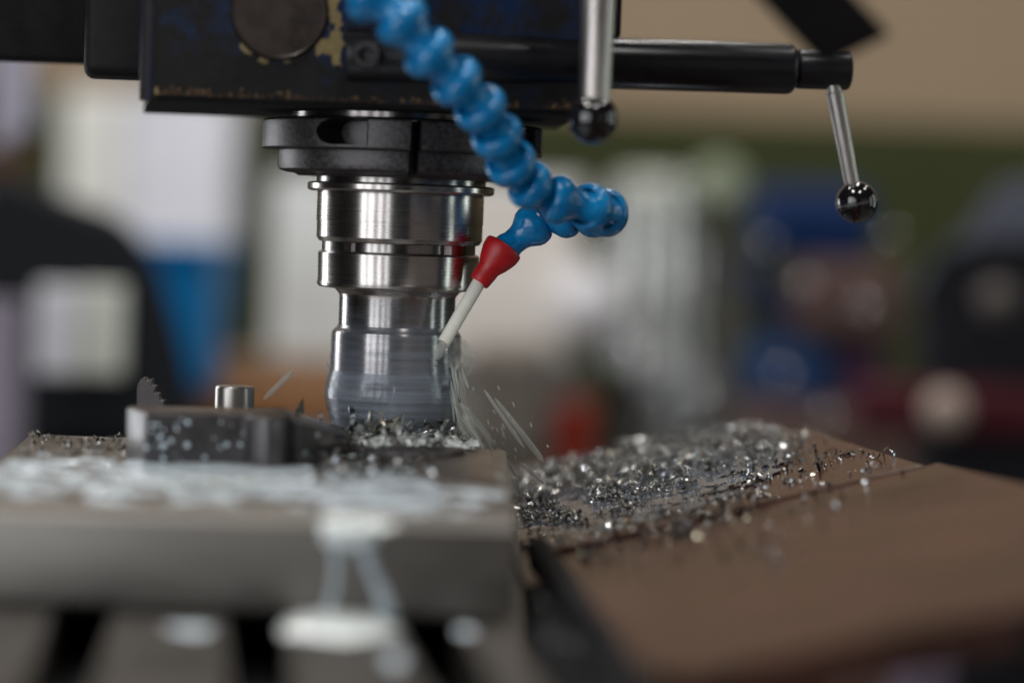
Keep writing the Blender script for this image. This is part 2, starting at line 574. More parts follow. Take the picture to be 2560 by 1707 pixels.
# blue bin
t = bgthing('plastic_bin', 'bright blue plastic bin beside the black hood', 'bin', 325, 480, 2.3, 1.0)
c0, c1 = S(325, 560, 2.3), S(482, 560, 2.3)
d0, d1 = S(385, 904, 2.3), S(470, 904, 2.3)
V, F = hull2([(d0.x, d0.y, d0.z), (d1.x, d1.y, d0.z), (d1.x, d1.y + 0.12, d0.z), (d0.x, d0.y + 0.12, d0.z)],
             [(c0.x, c0.y, c0.z), (c1.x, c1.y, c0.z), (c1.x, c1.y + 0.2, c0.z), (c0.x, c0.y + 0.2, c0.z)], 0.01)
mk('bin_body', V, F, simple('blue', (0.0, 0.17, 0.46)), t)
bgbox('rim', 322, 556, 486, 578, 2.29, 0.22, 'bg_blue', t, 0.003)
t = bgthing('spray_bottle', 'pale blue bottle standing on the workbench by the blue bin', 'bottle', 430, 475, 2.25, 1.0)
p = S(452, 905, 2.42)
q = S(452, 770, 2.42)
V, F = lathe([(0, 0.020), (0.002, 0.023), ((q.z - p.z) * 0.7, 0.023), ((q.z - p.z) * 0.9, 0.010), (q.z - p.z, 0.009)], p, (0, 0, 1), 24)
mk('bottle_body', V, F, simple('palebl', (0.22, 0.33, 0.48)), t, 40)
# black hood, lower left
t = bgthing('machine_hood', 'rounded black machine hood with a white square label', 'machine hood', 0, 430, 1.9)
outl = [(-60, 1030), (-60, 400), (40, 400), (120, 440), (200, 470), (265, 490), (325, 540), (372, 630), (408, 740), (438, 860), (462, 1030)]
f3 = [S(x, y, 1.9) for x, y in outl]
b3 = [Vector((p.x - 0.02, p.y + 0.12, p.z)) for p in f3]
mk('hood_shell', *hull2(f3, b3, 0.012, 3), simple('hood', (0.008, 0.009, 0.012), 0.55), t)
bgbox('pedestal', -40, 1031, 400, 1300, 1.92, 0.3, 'bg_hood', t, 0.006, True)
bgbox('label_plate', 82, 655, 180, 862, 1.885, 0.012, simple('lab', (0.72, 0.71, 0.77)), t, 0.003)
bgbox('label_plate', 182, 655, 282, 862, 1.885, 0.012, simple('lab2', (0.68, 0.70, 0.64)), t, 0.003)
t = bgthing('paper_sheet', 'lilac grey paper roll standing at the left edge before the hood', 'paper roll', -30, 70, 1.8)
V, F = lathe([(0, px(52, 1.8)), (S(20, 690, 1.8).z - 0.3, px(52, 1.8))], (S(15, 700, 1.8).x, CAM.y + 1.8, 0.3), (0, 0, 1), 32)
mk('roll', V, F, simple('lilac', (0.26, 0.23, 0.29)), t, 40)
V, F = lathe([(0, 0.06), (0.3, 0.06)], (S(15, 700, 1.8).x, CAM.y + 1.8, 0.0), (0, 0, 1), 24)
mk('roll_stand', V, F, simple('brownst', (0.12, 0.05, 0.03)), t, 40)
t = bgthing('hanging_cloth', 'white cloth hanging at the top left edge of the picture', 'cloth', 0, 78, 2.0, 1.2)
for (x0, x1, yb, D) in ((-20, 30, 345, 2.02), (34, 78, 312, 2.0)):
    bgbox('cloth_fold', x0, -200, x1, yb, D, 0.02, simple('clothm', (0.48, 0.46, 0.56)), t, 0.006)
bgbox('rail', -200, -240, 200, -205, 2.01, 0.03, 'bg_hood', t, 0.004)
t = bgthing('wooden_post', 'dark brown wooden post at the far left', 'post', -40, 45, 2.6)
bgbox('post_body', -60, 60, 42, 1300, 2.6, 0.12, simple('dbrown', (0.07, 0.03, 0.010)), t, 0.008, True)

# pale machine tool right of the spindle
t = bgthing('pale_machine', 'pale grey machine tool with a painted round white highlight', 'machine', 1390, 1640, 2.75)
bgbox('column', 1400, 400, 1590, 830, 2.75, 0.3, simple('pg', (0.50, 0.52, 0.47)), t, 0.02, True)
chrome = mat('bg_chrome', (0.72, 0.72, 0.72), 0.07, 1.0, 0.1, 10)
for cx_, y0_, y1_, w_ in ((1412, 430, 900, 13), (1462, 470, 960, 18), (1540, 420, 980, 15), (1588, 560, 1000, 10)):  # chrome rods added to catch the light as vertical streaks
    a_, b_ = S(cx_, y0_, 2.62), S(cx_, y1_, 2.62)
    mk('streak_column', *lathe([(0, px(w_, 2.62)), (a_.z - b_.z, px(w_, 2.62)), (a_.z - b_.z + 0.01, px(w_ * 0.5, 2.62))], b_, (0, 0, 1), 24), chrome, t, 40)
def glint_ball(x, y, D, n):  # chrome balls added for their small round highlights
    r = px(n, D)
    mk('glint_ball', *lathe([(0, 0.0005)] + [(r * (1 - math.cos(a)), r * math.sin(a)) for a in [math.pi * i / 12 for i in range(1, 10)]] + [(r * 3, r * 0.4)], S(x, y, D), (0, 1, 0), 20), chrome, t, 50)
for kx, ky, n in ((1500, 505, 16), (1440, 780, 18), (1612, 905, 20), (1570, 640, 14), (1480, 890, 16), (1655, 455, 15), (1405, 560, 14)):
    glint_ball(kx, ky, 2.58, n)
bgbox('gearbox', 1470, 845, 1650, 985, 2.68, 0.2, simple('pg2', (0.34, 0.34, 0.36)), t, 0.02)
bgbox('side_panel', 1600, 500, 1700, 800, 2.80, 0.2, simple('pg3', (0.16, 0.15, 0.13)), t, 0.02, True)
V, F = lathe([(0, 0.0), (0.002, 0.010), (0.01, px(70, 2.6)), (0.03, px(76, 2.6)), (0.05, px(76, 2.6)), (0.16, px(40, 2.6))], S(1352, 690, 2.58), (0, 1, 0), 40, False)  # white disc painted as an out-of-focus highlight
mk('dial', V, F, simple('highlightw', (0.82, 0.80, 0.84)), t, 40)
V, F = lathe([(0, 0.0), (0.002, 0.02), (0.02, px(58, 2.7)), (0.05, px(62, 2.7)), (0.2, px(50, 2.7))], S(1662, 425, 2.66), (0, 1, 0), 40, False)  # pale green disc painted as another blurred highlight
mk('green_highlight_disc', V, F, simple('pgreen', (0.27, 0.31, 0.22)), t, 40)
# red bucket
t = bgthing('red_bucket', 'red bucket behind the heap of steel chips', 'bucket', 1250, 1370, 2.55)
pc = S(1312, 925, 2.55)
V, F = lathe([(0, px(44, 2.55)), (pc.z - 0.80 - 0.01, px(58, 2.55)), (pc.z - 0.80, px(61, 2.55)), (pc.z - 0.80, px(55, 2.55)), (pc.z - 0.9, px(53, 2.55))], (pc.x, pc.y, 0.80), (0, 0, 1), 32)
mk('bucket_body', V, F, simple('red', (0.60, 0.075, 0.05)), t, 40)
V, F = lathe([(0, 0.12), (0.02, 0.12), (0.03, 0.03), (0.77, 0.03), (0.78, 0.11), (0.80, 0.11)], (pc.x, pc.y, 0.0), (0, 0, 1), 24)
mk('stool', V, F, simple('stool', (0.18, 0.15, 0.13)), t, 40)
# navy machine
t = bgthing('navy_machine', 'dark navy blue machine with a brown cross slide at right', 'machine', 1700, 2080, 2.5)
bgbox('headstock', 1735, 425, 2015, 600, 2.5, 0.3, simple('navy', (0.006, 0.022, 0.085)), t, 0.02)
bgbox('saddle', 1830, 601, 2085, 790, 2.45, 0.3, simple('cross', (0.085, 0.052, 0.047)), t, 0.02)
V, F = hull2([S(1690, 640, 2.5), S(1740, 600, 2.5), S(1920, 790, 2.5), S(1830, 830, 2.5)],
             [S(x, y, 2.5) + Vector((0, 0.2, 0)) for x, y in ((1690, 640), (1740, 600), (1920, 790), (1830, 830))], 0.01)
mk('brace', V, F, simple('navy2', (0.018, 0.025, 0.055)), t)
bgbox('bed', 1710, 791, 1925, 935, 2.46, 0.3, simple('navy3', (0.012, 0.035, 0.10)), t, 0.015)
bgbox('column', 1926, 791, 2042, 985, 2.47, 0.3, simple('purple', (0.055, 0.022, 0.055)), t, 0.015, True)
bgbox('chip_tray', 1700, 936, 2100, 1075, 2.4, 0.3, simple('tray', (0.10, 0.062, 0.055)), t, 0.01, True)
for kx, ky, n in ((1850, 650, 13), (1985, 705, 15), (1765, 560, 12), (2050, 540, 12), (1800, 860, 13), (1900, 960, 14)):  # more chrome balls added for glints on the dark machine
    glint_ball(kx, ky, 2.38, n)
# black machine at the right edge
t = bgthing('black_lathe', 'black machine at the right edge with a maroon rail', 'machine', 2080, 2400, 2.1)
outl = [(2100, 1300), (2100, 700), (2150, 600), (2260, 560), (2480, 560), (2480, 1300)]
f3 = [S(x, y, 2.1) for x, y in outl]
mk('cover', *hull2(f3, [p + Vector((0.02, 0.10, 0)) for p in f3], 0.015, 3), simple('blackm', (0.012, 0.012, 0.016), 0.5), t)
bgbox('pedestal', 2110, 1301, 2470, 1400, 2.11, 0.28, 'bg_blackm', t, 0.004, True)
bgbox('rail', 1960, 885, 2470, 1000, 2.07, 0.025, simple('maroon', (0.060, 0.010, 0.016)), t, 0.01)
def knob(c, r, D, m, par):
    p = S(c[0], c[1], D)
    prof = [(0, 0.001)] + [(r * (1 - math.cos(a)), r * math.sin(a)) for a in [math.pi * i / 14 for i in range(1, 12)]] + [(r * 2.3, r * 0.35)]
    mk('handle_knob', *lathe(prof, p, (0, 1, 0), 28), m, par, 50)
knob((2182, 945), px(52, 2.0), 2.0, simple('knobbeige', (0.34, 0.27, 0.23)), t)
knob((2300, 690), px(45, 2.04), 2.04, simple('knobdim', (0.10, 0.085, 0.08)), t)
t = bgthing('blue_grey_jacket', 'blue grey cloth jacket draped over the black machine at right', 'jacket', 2080, 2400, 2.2, 1.1)
outl = [(2090, 680), (2130, 600), (2230, 520), (2290, 430), (2420, 400), (2480, 420), (2480, 556), (2265, 556), (2150, 596), (2105, 690)]
f3 = [S(x, y, 2.095) for x, y in outl]
mk('cloth_body', *hull2(f3, [p + Vector((0.02, 0.09, 0)) for p in f3], 0.012, 3), simple('jack', (0.10, 0.105, 0.14), 0.8), t)
t = bgthing('lilac_crate', 'lilac grey crate under the brown cover sheet at lower right', 'crate', 2060, 2190, 1.9)
bgbox('crate_body', 2065, 1440, 2190, 1600, 1.9, 0.2, simple('crate', (0.15, 0.12, 0.17)), t, 0.01, True)
bgbox('crate_rim', 2055, 1420, 2200, 1439, 1.89, 0.22, 'bg_crate', t, 0.003)

# ------------------------------------------------------------------ the machine: table and cover sheets
H_TOP, H_TAB, H_SLAB = 0.086, 0.1125, 0.0815
Z_TOP, Z_TAB, Z_SLAB = CZ - H_TOP, CZ - H_TAB, CZ - H_SLAB
YAW = R(7)
LX = Vector((math.cos(YAW), math.sin(YAW), 0))
DY = Vector((-math.sin(YAW), math.cos(YAW), 0))

table = thing('machine_table', (-0.08, 0.0, 0), 'grey iron milling table with dark T-slots under the clamped block', 'machine table')
# ribs of the table between T-slots that run towards the lens
def slot_line(x, y=1450):
    return HP(x, y, H_TAB)
edges = [(-340, 115 - 310 + 0), (-300 + 0, 0)]
slots = [(106, 246), (524, 656), (930, 1060)]
def rib(p_left, p_right):
    # p_* : points on the table top, the rib follows the slot direction
    A0, A1 = p_left - DY * 0.14, p_left + DY * 0.42
    B0, B1 = p_right - DY * 0.14, p_right + DY * 0.42
    mk('table_rib', *prism([A0[:2], B0[:2], B1[:2], A1[:2]], Z_TAB - 0.016, Z_TAB, 0.0006), 'table_iron', table)
ps = [(slot_line(a), slot_line(b)) for a, b in slots]
pl = ps[0][0] - LX * 0.037
rib(pl, ps[0][0]); rib(ps[0][1], ps[1][0]); rib(ps[1][1], ps[2][0])
ptr = ps[2][1] + LX * 0.013
rib(ps[2][1], ptr)
pl2 = pl - LX * 0.0
A0, A1, B0, B1 = pl - DY * 0.14 - LX * 0.02, pl + DY * 0.42 - LX * 0.02, ptr - DY * 0.14, ptr + DY * 0.42
mk('table_body', *prism([A0[:2], B0[:2], B1[:2], A1[:2]], Z_TAB - 0.07, Z_TAB - 0.0163, 0.001), 'black_void', table)  # black colour stands for shade and grime down in the slots
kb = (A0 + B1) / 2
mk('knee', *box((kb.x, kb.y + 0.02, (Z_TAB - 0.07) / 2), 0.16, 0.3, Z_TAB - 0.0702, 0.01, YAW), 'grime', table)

cover = thing('way_cover', SP(1700, 1200), 'brown sheet metal way cover sloping up beside the table', 'way cover')
def sheet(name, pts, th, lip=None):
    top = [Vector(p) for p in pts]
    n = Vector((-SH_B, 0, 1)).normalized()
    bot = [p - n * th for p in top]
    return mk(name, *hull2(bot, top, 0.0004), 'sheet_brown', cover)
UP = 0.0018
far_l = Vector((-0.01, CAM.y + 1.10, 0)); far_l.z = CZ + SH_A + UP + SH_B * far_l.x
up_l = SP(1250, 1266, UP)
sheet('upper_sheet', [up_l, SP(2122, 1068, 0.0004), SP(1850, 985, 0.0006), far_l], 0.0012)
fl = SP(1256, 1278)
lo = [fl, SP(1425, 1524), SP(1590, 1568 - 8), SP(1690, 1527), SP(2352, 1392), SP(2700, 1320), SP(2500, 1150), SP(2352, 1110), SP(2154, 1062), SP(2118, 1072), SP(1600, 1180)]
sheet('lower_sheet', lo, 0.0020)
# folded front lip of the lower sheet
l0, l1 = SP(1590, 1561), SP(2700, 1320)
V, F = hull2([SP(1690, 1528) + Vector((0, 0.0005, -0.010)), SP(2352, 1393) + Vector((0, 0.0005, -0.010)), SP(2352, 1393) + Vector((0, 0.003, -0.010)), SP(1690, 1528) + Vector((0, 0.003, -0.010))],
             [SP(1690, 1528) + Vector((0, 0.0005, -0.0022)), SP(2352, 1393) + Vector((0, 0.0005, -0.0022)), SP(2352, 1393) + Vector((0, 0.003, -0.0022)), SP(1690, 1528) + Vector((0, 0.003, -0.0022))], 0.0003)
mk('front_lip', V, F, 'sheet_brown', cover)
# black rubber wiper along the left edge of the lower sheet
pts = [SP(1238, 1262, 0.002), SP(1280, 1320, 0.002), SP(1330, 1395, 0.002), SP(1385, 1470, 0.002), SP(1450, 1568, 0.002), SP(1520, 1680, 0.002)]
sm = spline(pts, 8)
mk('rubber_wiper', *tube(sm, 0.0042, 14), 'rubber', cover, 60)
# bracket from the sheet down to the table body
p = SP(1500, 1250)
bm_ = SP(1480, 1330)
mk('bracket', *box((bm_.x + 0.03, bm_.y + 0.02, bm_.z - 0.03), 0.05, 0.04, 0.05, 0.001), 'grime', cover)
mk('bracket_arm', *box((bm_.x - 0.0, bm_.y + 0.02, bm_.z - 0.05), 0.10, 0.03, 0.012, 0.001), 'grime', cover)
# dull brown tray strip between block and wiper
tr = [SP(1120, 1200, -0.0004), SP(1330, 1200, -0.0004), SP(1292, 1332, -0.0004), SP(1204, 1345, -0.0004)]
mk('tray_corner', *hull2([p - Vector((0, 0, 0.002)) for p in tr], tr, 0.0003), 'sheet_brown', cover)

# ------------------------------------------------------------------ clamped block, jaw, slab
fr_y = 1182
bl = [HP(-40, 1163, H_TOP), HP(1192, 1214, H_TOP), HP(1118, 1018, H_TOP), HP(72, 997, H_TOP)]
# keep it square to the table: build from two corners
A = HP(1190, 1212, H_TOP)
BYAW = R(1.0)                                # the block is clamped almost square to the lens
BX = Vector((math.cos(BYAW), math.sin(BYAW), 0))
BY = Vector((-math.sin(BYAW), math.cos(BYAW), 0))
rel = HP(66, 996, H_TOP) - A
W, DP = -rel.dot(BX), rel.dot(BY)
pl = [A - BX * (W - 0.016), A, A + BY * DP, A - BX * W + BY * DP]
block = mk('clamped_block', *prism([p[:2] for p in pl], Z_TAB + 0.0003, Z_TOP, 0.0016, 3), 'ground_steel', None, 40)
tag(block, 'flat ground grey steel block wet with white coolant on the table', 'steel block')

# workpiece slab being milled
c = HP(930, 1030, H_SLAB)
slab = thing('workpiece_plate', (c.x, c.y, Z_TOP), 'brown grey steel workpiece under the spinning cutter, covered in chips', 'workpiece')
sl = [HP(768, 1024, H_SLAB), HP(880, 1034, H_SLAB), HP(1020, 1040, H_SLAB), HP(1066, 1030, H_SLAB), HP(1062, 985, H_SLAB), HP(765, 972, H_SLAB)]
mk('raised_land', *prism([p[:2] for p in sl], Z_TOP + 0.0002, Z_SLAB, 0.0006), 'jaw_steel', slab, 40)
HL = 0.0838
sl = [HP(950, 1078, HL), HP(1010, 1104, HL), HP(1142, 1116, HL), HP(1128, 1030, HL), HP(950, 1024, HL)]
mk('ledge', *prism([p[:2] for p in sl], Z_TOP + 0.0002, CZ - HL, 0.0008), 'workpiece', slab, 40)

# dark jaw in front of the pin
HJ = 0.0688
jf = [(288, 1050), (332, 1066), (560, 1068), (578, 1075), (612, 1078), (646, 1076), (664, 1071), (684, 1074)]  # middle points bulge as a rib, added to catch a highlight
base = [HP(x, y, H_TOP) for x, y in jf]
base += [HP(800, 1046, H_TOP), HP(790, 1030, H_TOP), HP(640, 1052, H_TOP), HP(300, 1046, H_TOP)]
tops = []
for i, p in enumerate(base):
    z = CZ - HJ
    if i == 8: z = CZ - HJ - 0.0105
    if i == 9: z = CZ - HJ - 0.0095
    if i == 7: z = CZ - HJ - 0.0022
    tops.append((p.x, p.y, z))
V, F = hull2([(p.x, p.y, Z_TOP + 0.0002) for p in base], tops, 0.0007, 3)
jaw = mk('clamp_jaw', V, F, 'jaw_steel', None, 35)
tag(jaw, 'dark steel clamp jaw speckled with coolant drops, left of the cutter', 'clamp jaw')
# plate behind the jaw that carries the pin
HB = 0.0733
bp_ = [HP(300, 965, HB), HP(700, 976, HB), HP(690, 950, HB), HP(310, 938, HB)]
backp = mk('pin_plate', *prism([p[:2] for p in bp_], Z_TOP + 0.0002, CZ - HB, 0.0005), 'workpiece', None, 40)
tag(backp, 'thin tan steel plate behind the dark jaw, carrying the pin', 'steel plate')

# dowel pin
pc = S(538, 935, 0.882)
rpin = px(45, 0.882)
zt = S(538, 886, 0.882).z
z0 = CZ - HB + 0.0001
h = zt - z0
V, F = lathe([(0, rpin * 0.98), (0.0003, rpin), (h - 0.0011, rpin), (h - 0.0005, rpin * 0.985), (h, rpin * 0.94)], (pc.x, pc.y, z0), (0, 0, 1), 64)
pin = mk('dowel_pin', V, F, 'pin_steel', None, 25, origin=(pc.x, pc.y, z0))
tag(pin, 'polished round steel dowel pin standing behind the dark jaw', 'pin')

# jagged stepped piece
o4 = [(163, 470), (163, 300), (170, 245), (195, 195), (222, 172), (256, 178), (260, 200), (284, 196), (308, 180), (316, 186), (312, 240), (328, 252), (351, 250), (350, 288), (330, 302), (338, 326), (386, 320), (387, 368), (398, 398), (428, 392), (432, 470)]
f3 = [S((300 + x / 3.92) / K, (900 + y / 3.92) / K, 0.872) for x, y in o4]
b3 = [p + Vector((0, 0.005, 0)) for p in f3]
zmin = CZ - HB + 0.0001
for q in (f3, b3):
    q[0].z = zmin; q[-1].z = zmin
jag = mk('jagged_offcut', *hull2(f3, b3, 0.0002, 1), 'jaw_steel', None, 35)
tag(jag, 'jagged stepped steel offcut standing upright left of the pin', 'offcut')

# ------------------------------------------------------------------ spindle and tool
AX = S(919, 500, 0.913)
SX, SY = AX.x, AX.y
FACE = math.atan2(-SX, 0.913)               # turn from -Y towards the lens
def rp(n): return px(n, 0.913)
def zy(y, r=150):                            # height of photo row y on the front of a turned part of radius r
    d = ray(919, y)
    return CZ + d.z * (0.913 - rp(r)) / d.y

def revolve_fn(rows, rfn, segs=240):
    """rows: heights; rfn(phi, z, i) radius, phi = angle from the lens direction"""
    V, F = [], []
    for i, z in enumerate(rows):
        for k in range(segs):
            ph = 2 * math.pi * k / segs - math.pi
            r = rfn(ph, z, i)
            a = ph + FACE
            V.append((SX + r * math.sin(a), SY - r * math.cos(a), z))
    for i in range(len(rows) - 1):
        for k in range(segs):
            k2 = (k + 1) % segs
            F.append([i * segs + k, i * segs + k2, (i + 1) * segs + k2, (i + 1) * segs + k])
    F.append(list(range(segs)))
    F.append(list(range((len(rows) - 1) * segs, len(rows) * segs)))
    return V, F

def rprof(pts, segs=128):
    """pts [(photo y, photo radius)] from top to bottom"""
    rows = [zy(y, pts[0][1] if abs(r - pts[0][1]) < 30 else r) for y, r in pts]
    return revolve_fn(rows, lambda ph, z, i: rp(pts[i][1]), segs)

head = thing('milling_head', (SX, SY + 0.02, zy(255)), 'dark blue chipped milling head above the cutter with a horizontal ram', 'milling head')

# spindle nose ring
mk('spindle_ring', *rprof([(215, 254), (262, 254), (270, 254), (278, 250)]), 'turned_steel', head, 25)

# clamping nut with pocket and key slots
ys = [271, 272.5, 275] + [275 + 70 * k / 36 for k in range(1, 36)] + [344, 345.5, 346, 347.5] + [347.5 + 44 * k / 6 for k in range(1, 7)] + [395, 400, 401, 407]
base_r = {}
def nut_r(y):
    pts = [(271, 300), (272.5, 312), (275, 318), (279, 321), (341, 321), (344, 319), (345.5, 315), (346, 286), (347.5, 283), (390, 282), (395, 277), (400, 262), (401, 246), (407, 236)]
    for (a, ra), (b, rb) in zip(pts, pts[1:]):
        if a <= y <= b:
            return ra + (rb - ra) * (y - a) / (b - a) if b > a else ra
    return pts[-1][1]
rows = [zy(y, 300) for y in ys]
def nut_fn(ph, z, i):
    y = ys[i]
    r = nut_r(y)
    deg = math.degrees(ph)
    for c in (5.0, 95.0, 185.0 - 360, -85.0):
        if abs(deg - c) < 1.9 and y > 273:
            return rp(min(r, 225))
    for c in (0.0, 90.0, -90.0, 180.0, -180):
        d = deg - c
        if -35.5 < d < -13.5 and 276 < y < 337:
            u = (d + 35.5) / 9.0
            v = abs((y - 306.5) / 30.5)
            if d > -26.5 or (1 - min(u, 1)) ** 2 + v * v < 1:
                if v < 0.98:
                    return rp(r - (85 if d < -19 else 105))
    return rp(r)
mk('clamping_nut', *revolve_fn(rows, nut_fn, 480), 'blackened', head, 28)

tool = thing('tool_holder', (SX, SY, zy(985)), 'polished steel tool holder with face mill cutter below the black nut', 'tool holder')
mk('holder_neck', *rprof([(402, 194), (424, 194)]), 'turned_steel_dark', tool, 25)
mk('holder_flange', *rprof([(421, 205), (423, 212), (426, 214), (437, 214), (441, 211), (443, 205)]), 'turned_steel', tool, 25)
mk('holder_sleeve', *rprof([(442, 190), (447, 191), (500, 191), (512, 191), (512.5, 190), (550, 190), (552, 189), (560, 184), (562, 178)]), 'turned_steel', tool, 20)
ysg = [561, 563, 564, 573, 582, 583, 585]
def groove_fn(ph, z, i):
    d = math.degrees(ph)
    for c in (-1.5, 118.5, -121.5):
        if abs(d - c) < 42: return rp(158)
    return rp(179)
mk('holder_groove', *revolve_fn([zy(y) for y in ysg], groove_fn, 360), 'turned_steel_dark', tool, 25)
mk('collet_nut', *rprof([(583, 178), (585, 183), (588, 185), (650, 184), (658, 186), (664, 185), (668, 180), (670, 160)]), 'turned_steel', tool, 20)
mk('tool_shank', *rprof([(668, 150), (674, 142), (682, 135), (690, 133), (755, 133), (762, 136), (766, 142), (770, 146), (775, 147), (856, 147), (862, 148)]), 'turned_steel', tool, 22)

# cutter body with flutes and inserts
ysc = [860 + 128 * k / 30 for k in range(31)]
def cut_fn(ph, z, i):
    y = ysc[i]
    r = 145 + 8 * math.sin(math.pi * min(1, max(0, (y - 862) / 126.0)) * 0.62) - 10 * max(0, (y - 925) / 63)
    d = (math.degrees(ph) + 22 + (y - 860) * 0.12) % 72
    if d < 26 and y > 885:
        r -= 42 * math.sin(math.pi * min(1, d / 26) ** 0.7) * min(1, (y - 885) / 20)
    return rp(r)
mk('cutter_body', *revolve_fn([zy(y) for y in ysc], cut_fn, 300), 'cutter_steel', tool, 35)
for k in range(5):
    a = R(-22 + 72 * k + 27 - 13.5) + FACE
    c = Vector((SX + rp(128) * math.sin(a), SY - rp(128) * math.cos(a), zy(968)))
    V, F = box(c, 0.0045, 0.0050, 0.0075, 0.0005, a)
    mk('insert', V, F, 'carbide', tool)

# coolant running over the spinning tool
ysf = [690 + 300 * k / 110 for k in range(111)]
def film_fn(ph, z, i):
    y = ysf[i]
    if y < 755: b = 133
    elif y < 766: b = 133 + (y - 755) / 11 * 9
    elif y < 775: b = 143 + (y - 766) / 9 * 5
    elif y < 856: b = 149
    elif y < 925: b = 149 + 10 * math.sin((y - 856) / 69 * math.pi / 2) ** 1.1
    else: b = 159 - 15 * ((y - 925) / 65) ** 1.4
    a = ph + FACE
    wgt = min(1, max(0, (y - 850) / 40))
    side = max(0, math.sin(ph - 0.25))
    n = noise.noise(Vector((math.sin(a) * 1.6 + y * 0.004, math.cos(a) * 1.6, y * 0.030)))
    n2 = noise.noise(Vector((math.sin(a) * 9 + y * 0.03, math.cos(a) * 9, y * 0.12 + 7)))
    return rp(b + 1.2 + wgt * (1.6 * n + 0.35 * n2) + side * 5 * wgt)
film = mk('coolant_film', *revolve_fn([zy(y) for y in ysf], film_fn, 220), 'film', None, 60)
tag(film, 'glassy grey coolant film wrapped round the cutter body', 'coolant')

# ------------------------------------------------------------------ head casting
HY = R(3.5)
LH = Vector((math.cos(HY), math.sin(HY), 0))
DH = Vector((-math.sin(HY), math.cos(HY), 0))
DF = 0.848
A = S(345, 216, DF - 0.006)                  # lower left corner of the front face
zf = A.z
wF, hF = 0.151, 0.115
# front face as a fine grid so that worn paint has its own outline
NX, NZ = 420, 170
def face_pt(i, k):
    u, w = i / NX, k / NZ
    p = A + LH * (u * wF)
    p.z = zf + w * hF
    return p
V, F, wear = [], [], []
pcs = S(643, 29, DF)
def to_px(p):
    d = R3.transposed() @ (p - CAM)
    return ((d.x / -d.z * FPX + 1280) / K, (-d.y / -d.z * FPX + 853.5) / K)
def sd_box(x, y, x0, y0, x1, y1):
    dx = max(x0 - x, x - x1); dy = max(y0 - y, y - y1)
    return max(dx, dy)
for k in range(NZ + 1):
    for i in range(NX + 1):
        p = face_pt(i, k)
        x, y = to_px(p)
        q = Vector((p.x * 1000, p.z * 1000, 0))
        n1 = noise.fractal(q * 0.16, 1.0, 2.0, 5)
        n2 = noise.fractal(q * 0.55 + Vector((9, 3, 1)), 1.0, 2.0, 4)
        n3 = noise.fractal(q * 0.07 + Vector((2, 8, 5)), 1.0, 2.0, 4)
        e = min(sd_box(x, y, 752, -60, 780, 62), sd_box(x, y, 762, 55, 785, 152), sd_box(x, y, 715, 88, 768, 122) + 3,
                math.hypot((x - 745) / 1.4, y - 112) - 16)
        e += 14 * n1 + 6 * n2
        pr = 1.0 if e < 0 else 0.0
        d_edge = (p.z - zf) * 1000
        ru = max(0.0, min(1.0, (0.9 + 2.6 * n1 + 1.8 * n2 + 1.0 * n3 - d_edge) * 1.6))
        if (x < 700 and abs(math.hypot(x - 643, y - 29) - 118) < 5 and n1 > 0.25 and y > 90): pr = 1.0
        if ru > 0.5 and n2 > 0.36 and n3 > -0.05: pr = 0.5
        if ru > 0.3 and n2 < -0.30: ru = 0.0; grime_off = 0.8
        else: grime_off = 0.0
        if x < 372 and y > 200 and n2 > 0.1 and x > 345: pr = 1.0
        grime = 0.90 + 0.9 * n3 + 0.35 * n2
        grime += 0.55 * max(0, min(1, (y - 120) / 60)) - 0.35 * max(0, min(1, (x - 760) / 200))
        grime += 0.6 * max(0, min(1, (440 - x) / 90))
        if n2 > 0.42 and n1 > -0.1: grime -= 0.6
        grime -= grime_off
        if pr > 0.6: p = p + DH * 0.00014
        V.append(p)
        wear.append((pr, max(0, min(1, grime)), ru))
for k in range(NZ):
    for i in range(NX):
        a = k * (NX + 1) + i
        F.append([a, a + 1, a + NX + 2, a + NX + 1])
fc = mk('front_face', V, F, 'head_paint', head)
ca = fc.data.color_attributes.new('wear', 'FLOAT_COLOR', 'POINT')
ca.data.foreach_set('color', [c for w in wear for c in (*w, 1.0)])
# casting behind the face, with rounded lower edge
rc = 0.004
tl, trt = A.copy(), A + LH * wF
zU = zf - 0.0020
prof = []                                     # (depth, z) of the section
for k in range(7):
    a = math.pi / 2 * k / 6
    prof.append((0.0022 * (1 - math.cos(a)), zf - 0.0020 * math.sin(a)))
prof += [(0.128, zU), (0.128, zf + hF), (0.0, zf + hF)]
prof = [(max(d, 0.0), z) for d, z in prof]
V = [tl + DH * d + Vector((0, 0, z - tl.z)) for d, z in prof] + [trt + DH * d + Vector((0, 0, z - tl.z)) for d, z in prof]
n = len(prof)
# shifted back a hair so that the face sheet is the outer skin
V = [v + DH * 0.0004 for v in V]
for i_, (d_, z_) in enumerate(prof):
    V[i_] = V[i_] - LH * (d_ * 0.11)
F = [list(range(n)), list(range(n, 2 * n))] + [[i, (i + 1) % n, n + (i + 1) % n, n + i] for i in range(n)]
mk('head_casting', V, F, 'grime', head, 40)
# rounded left edge column
V, F = tube([tl + DH * 0.004 + Vector((0, 0, -0.002)), tl + DH * 0.004 + Vector((0, 0, hF))], 0.0042, 20)
o = mk('corner_bead', V, F, 'head_paint', head, 60)
ca = o.data.color_attributes.new('wear', 'FLOAT_COLOR', 'POINT')
cols = []
for v in o.data.vertices:
    nn = noise.fractal(Vector(v.co) * 500, 1.0, 2.0, 4)
    cols += [0.0, min(1, 0.9 + 0.5 * nn), 0.4 if nn > 0.2 else 0, 1.0]
ca.data.foreach_set('color', cols)
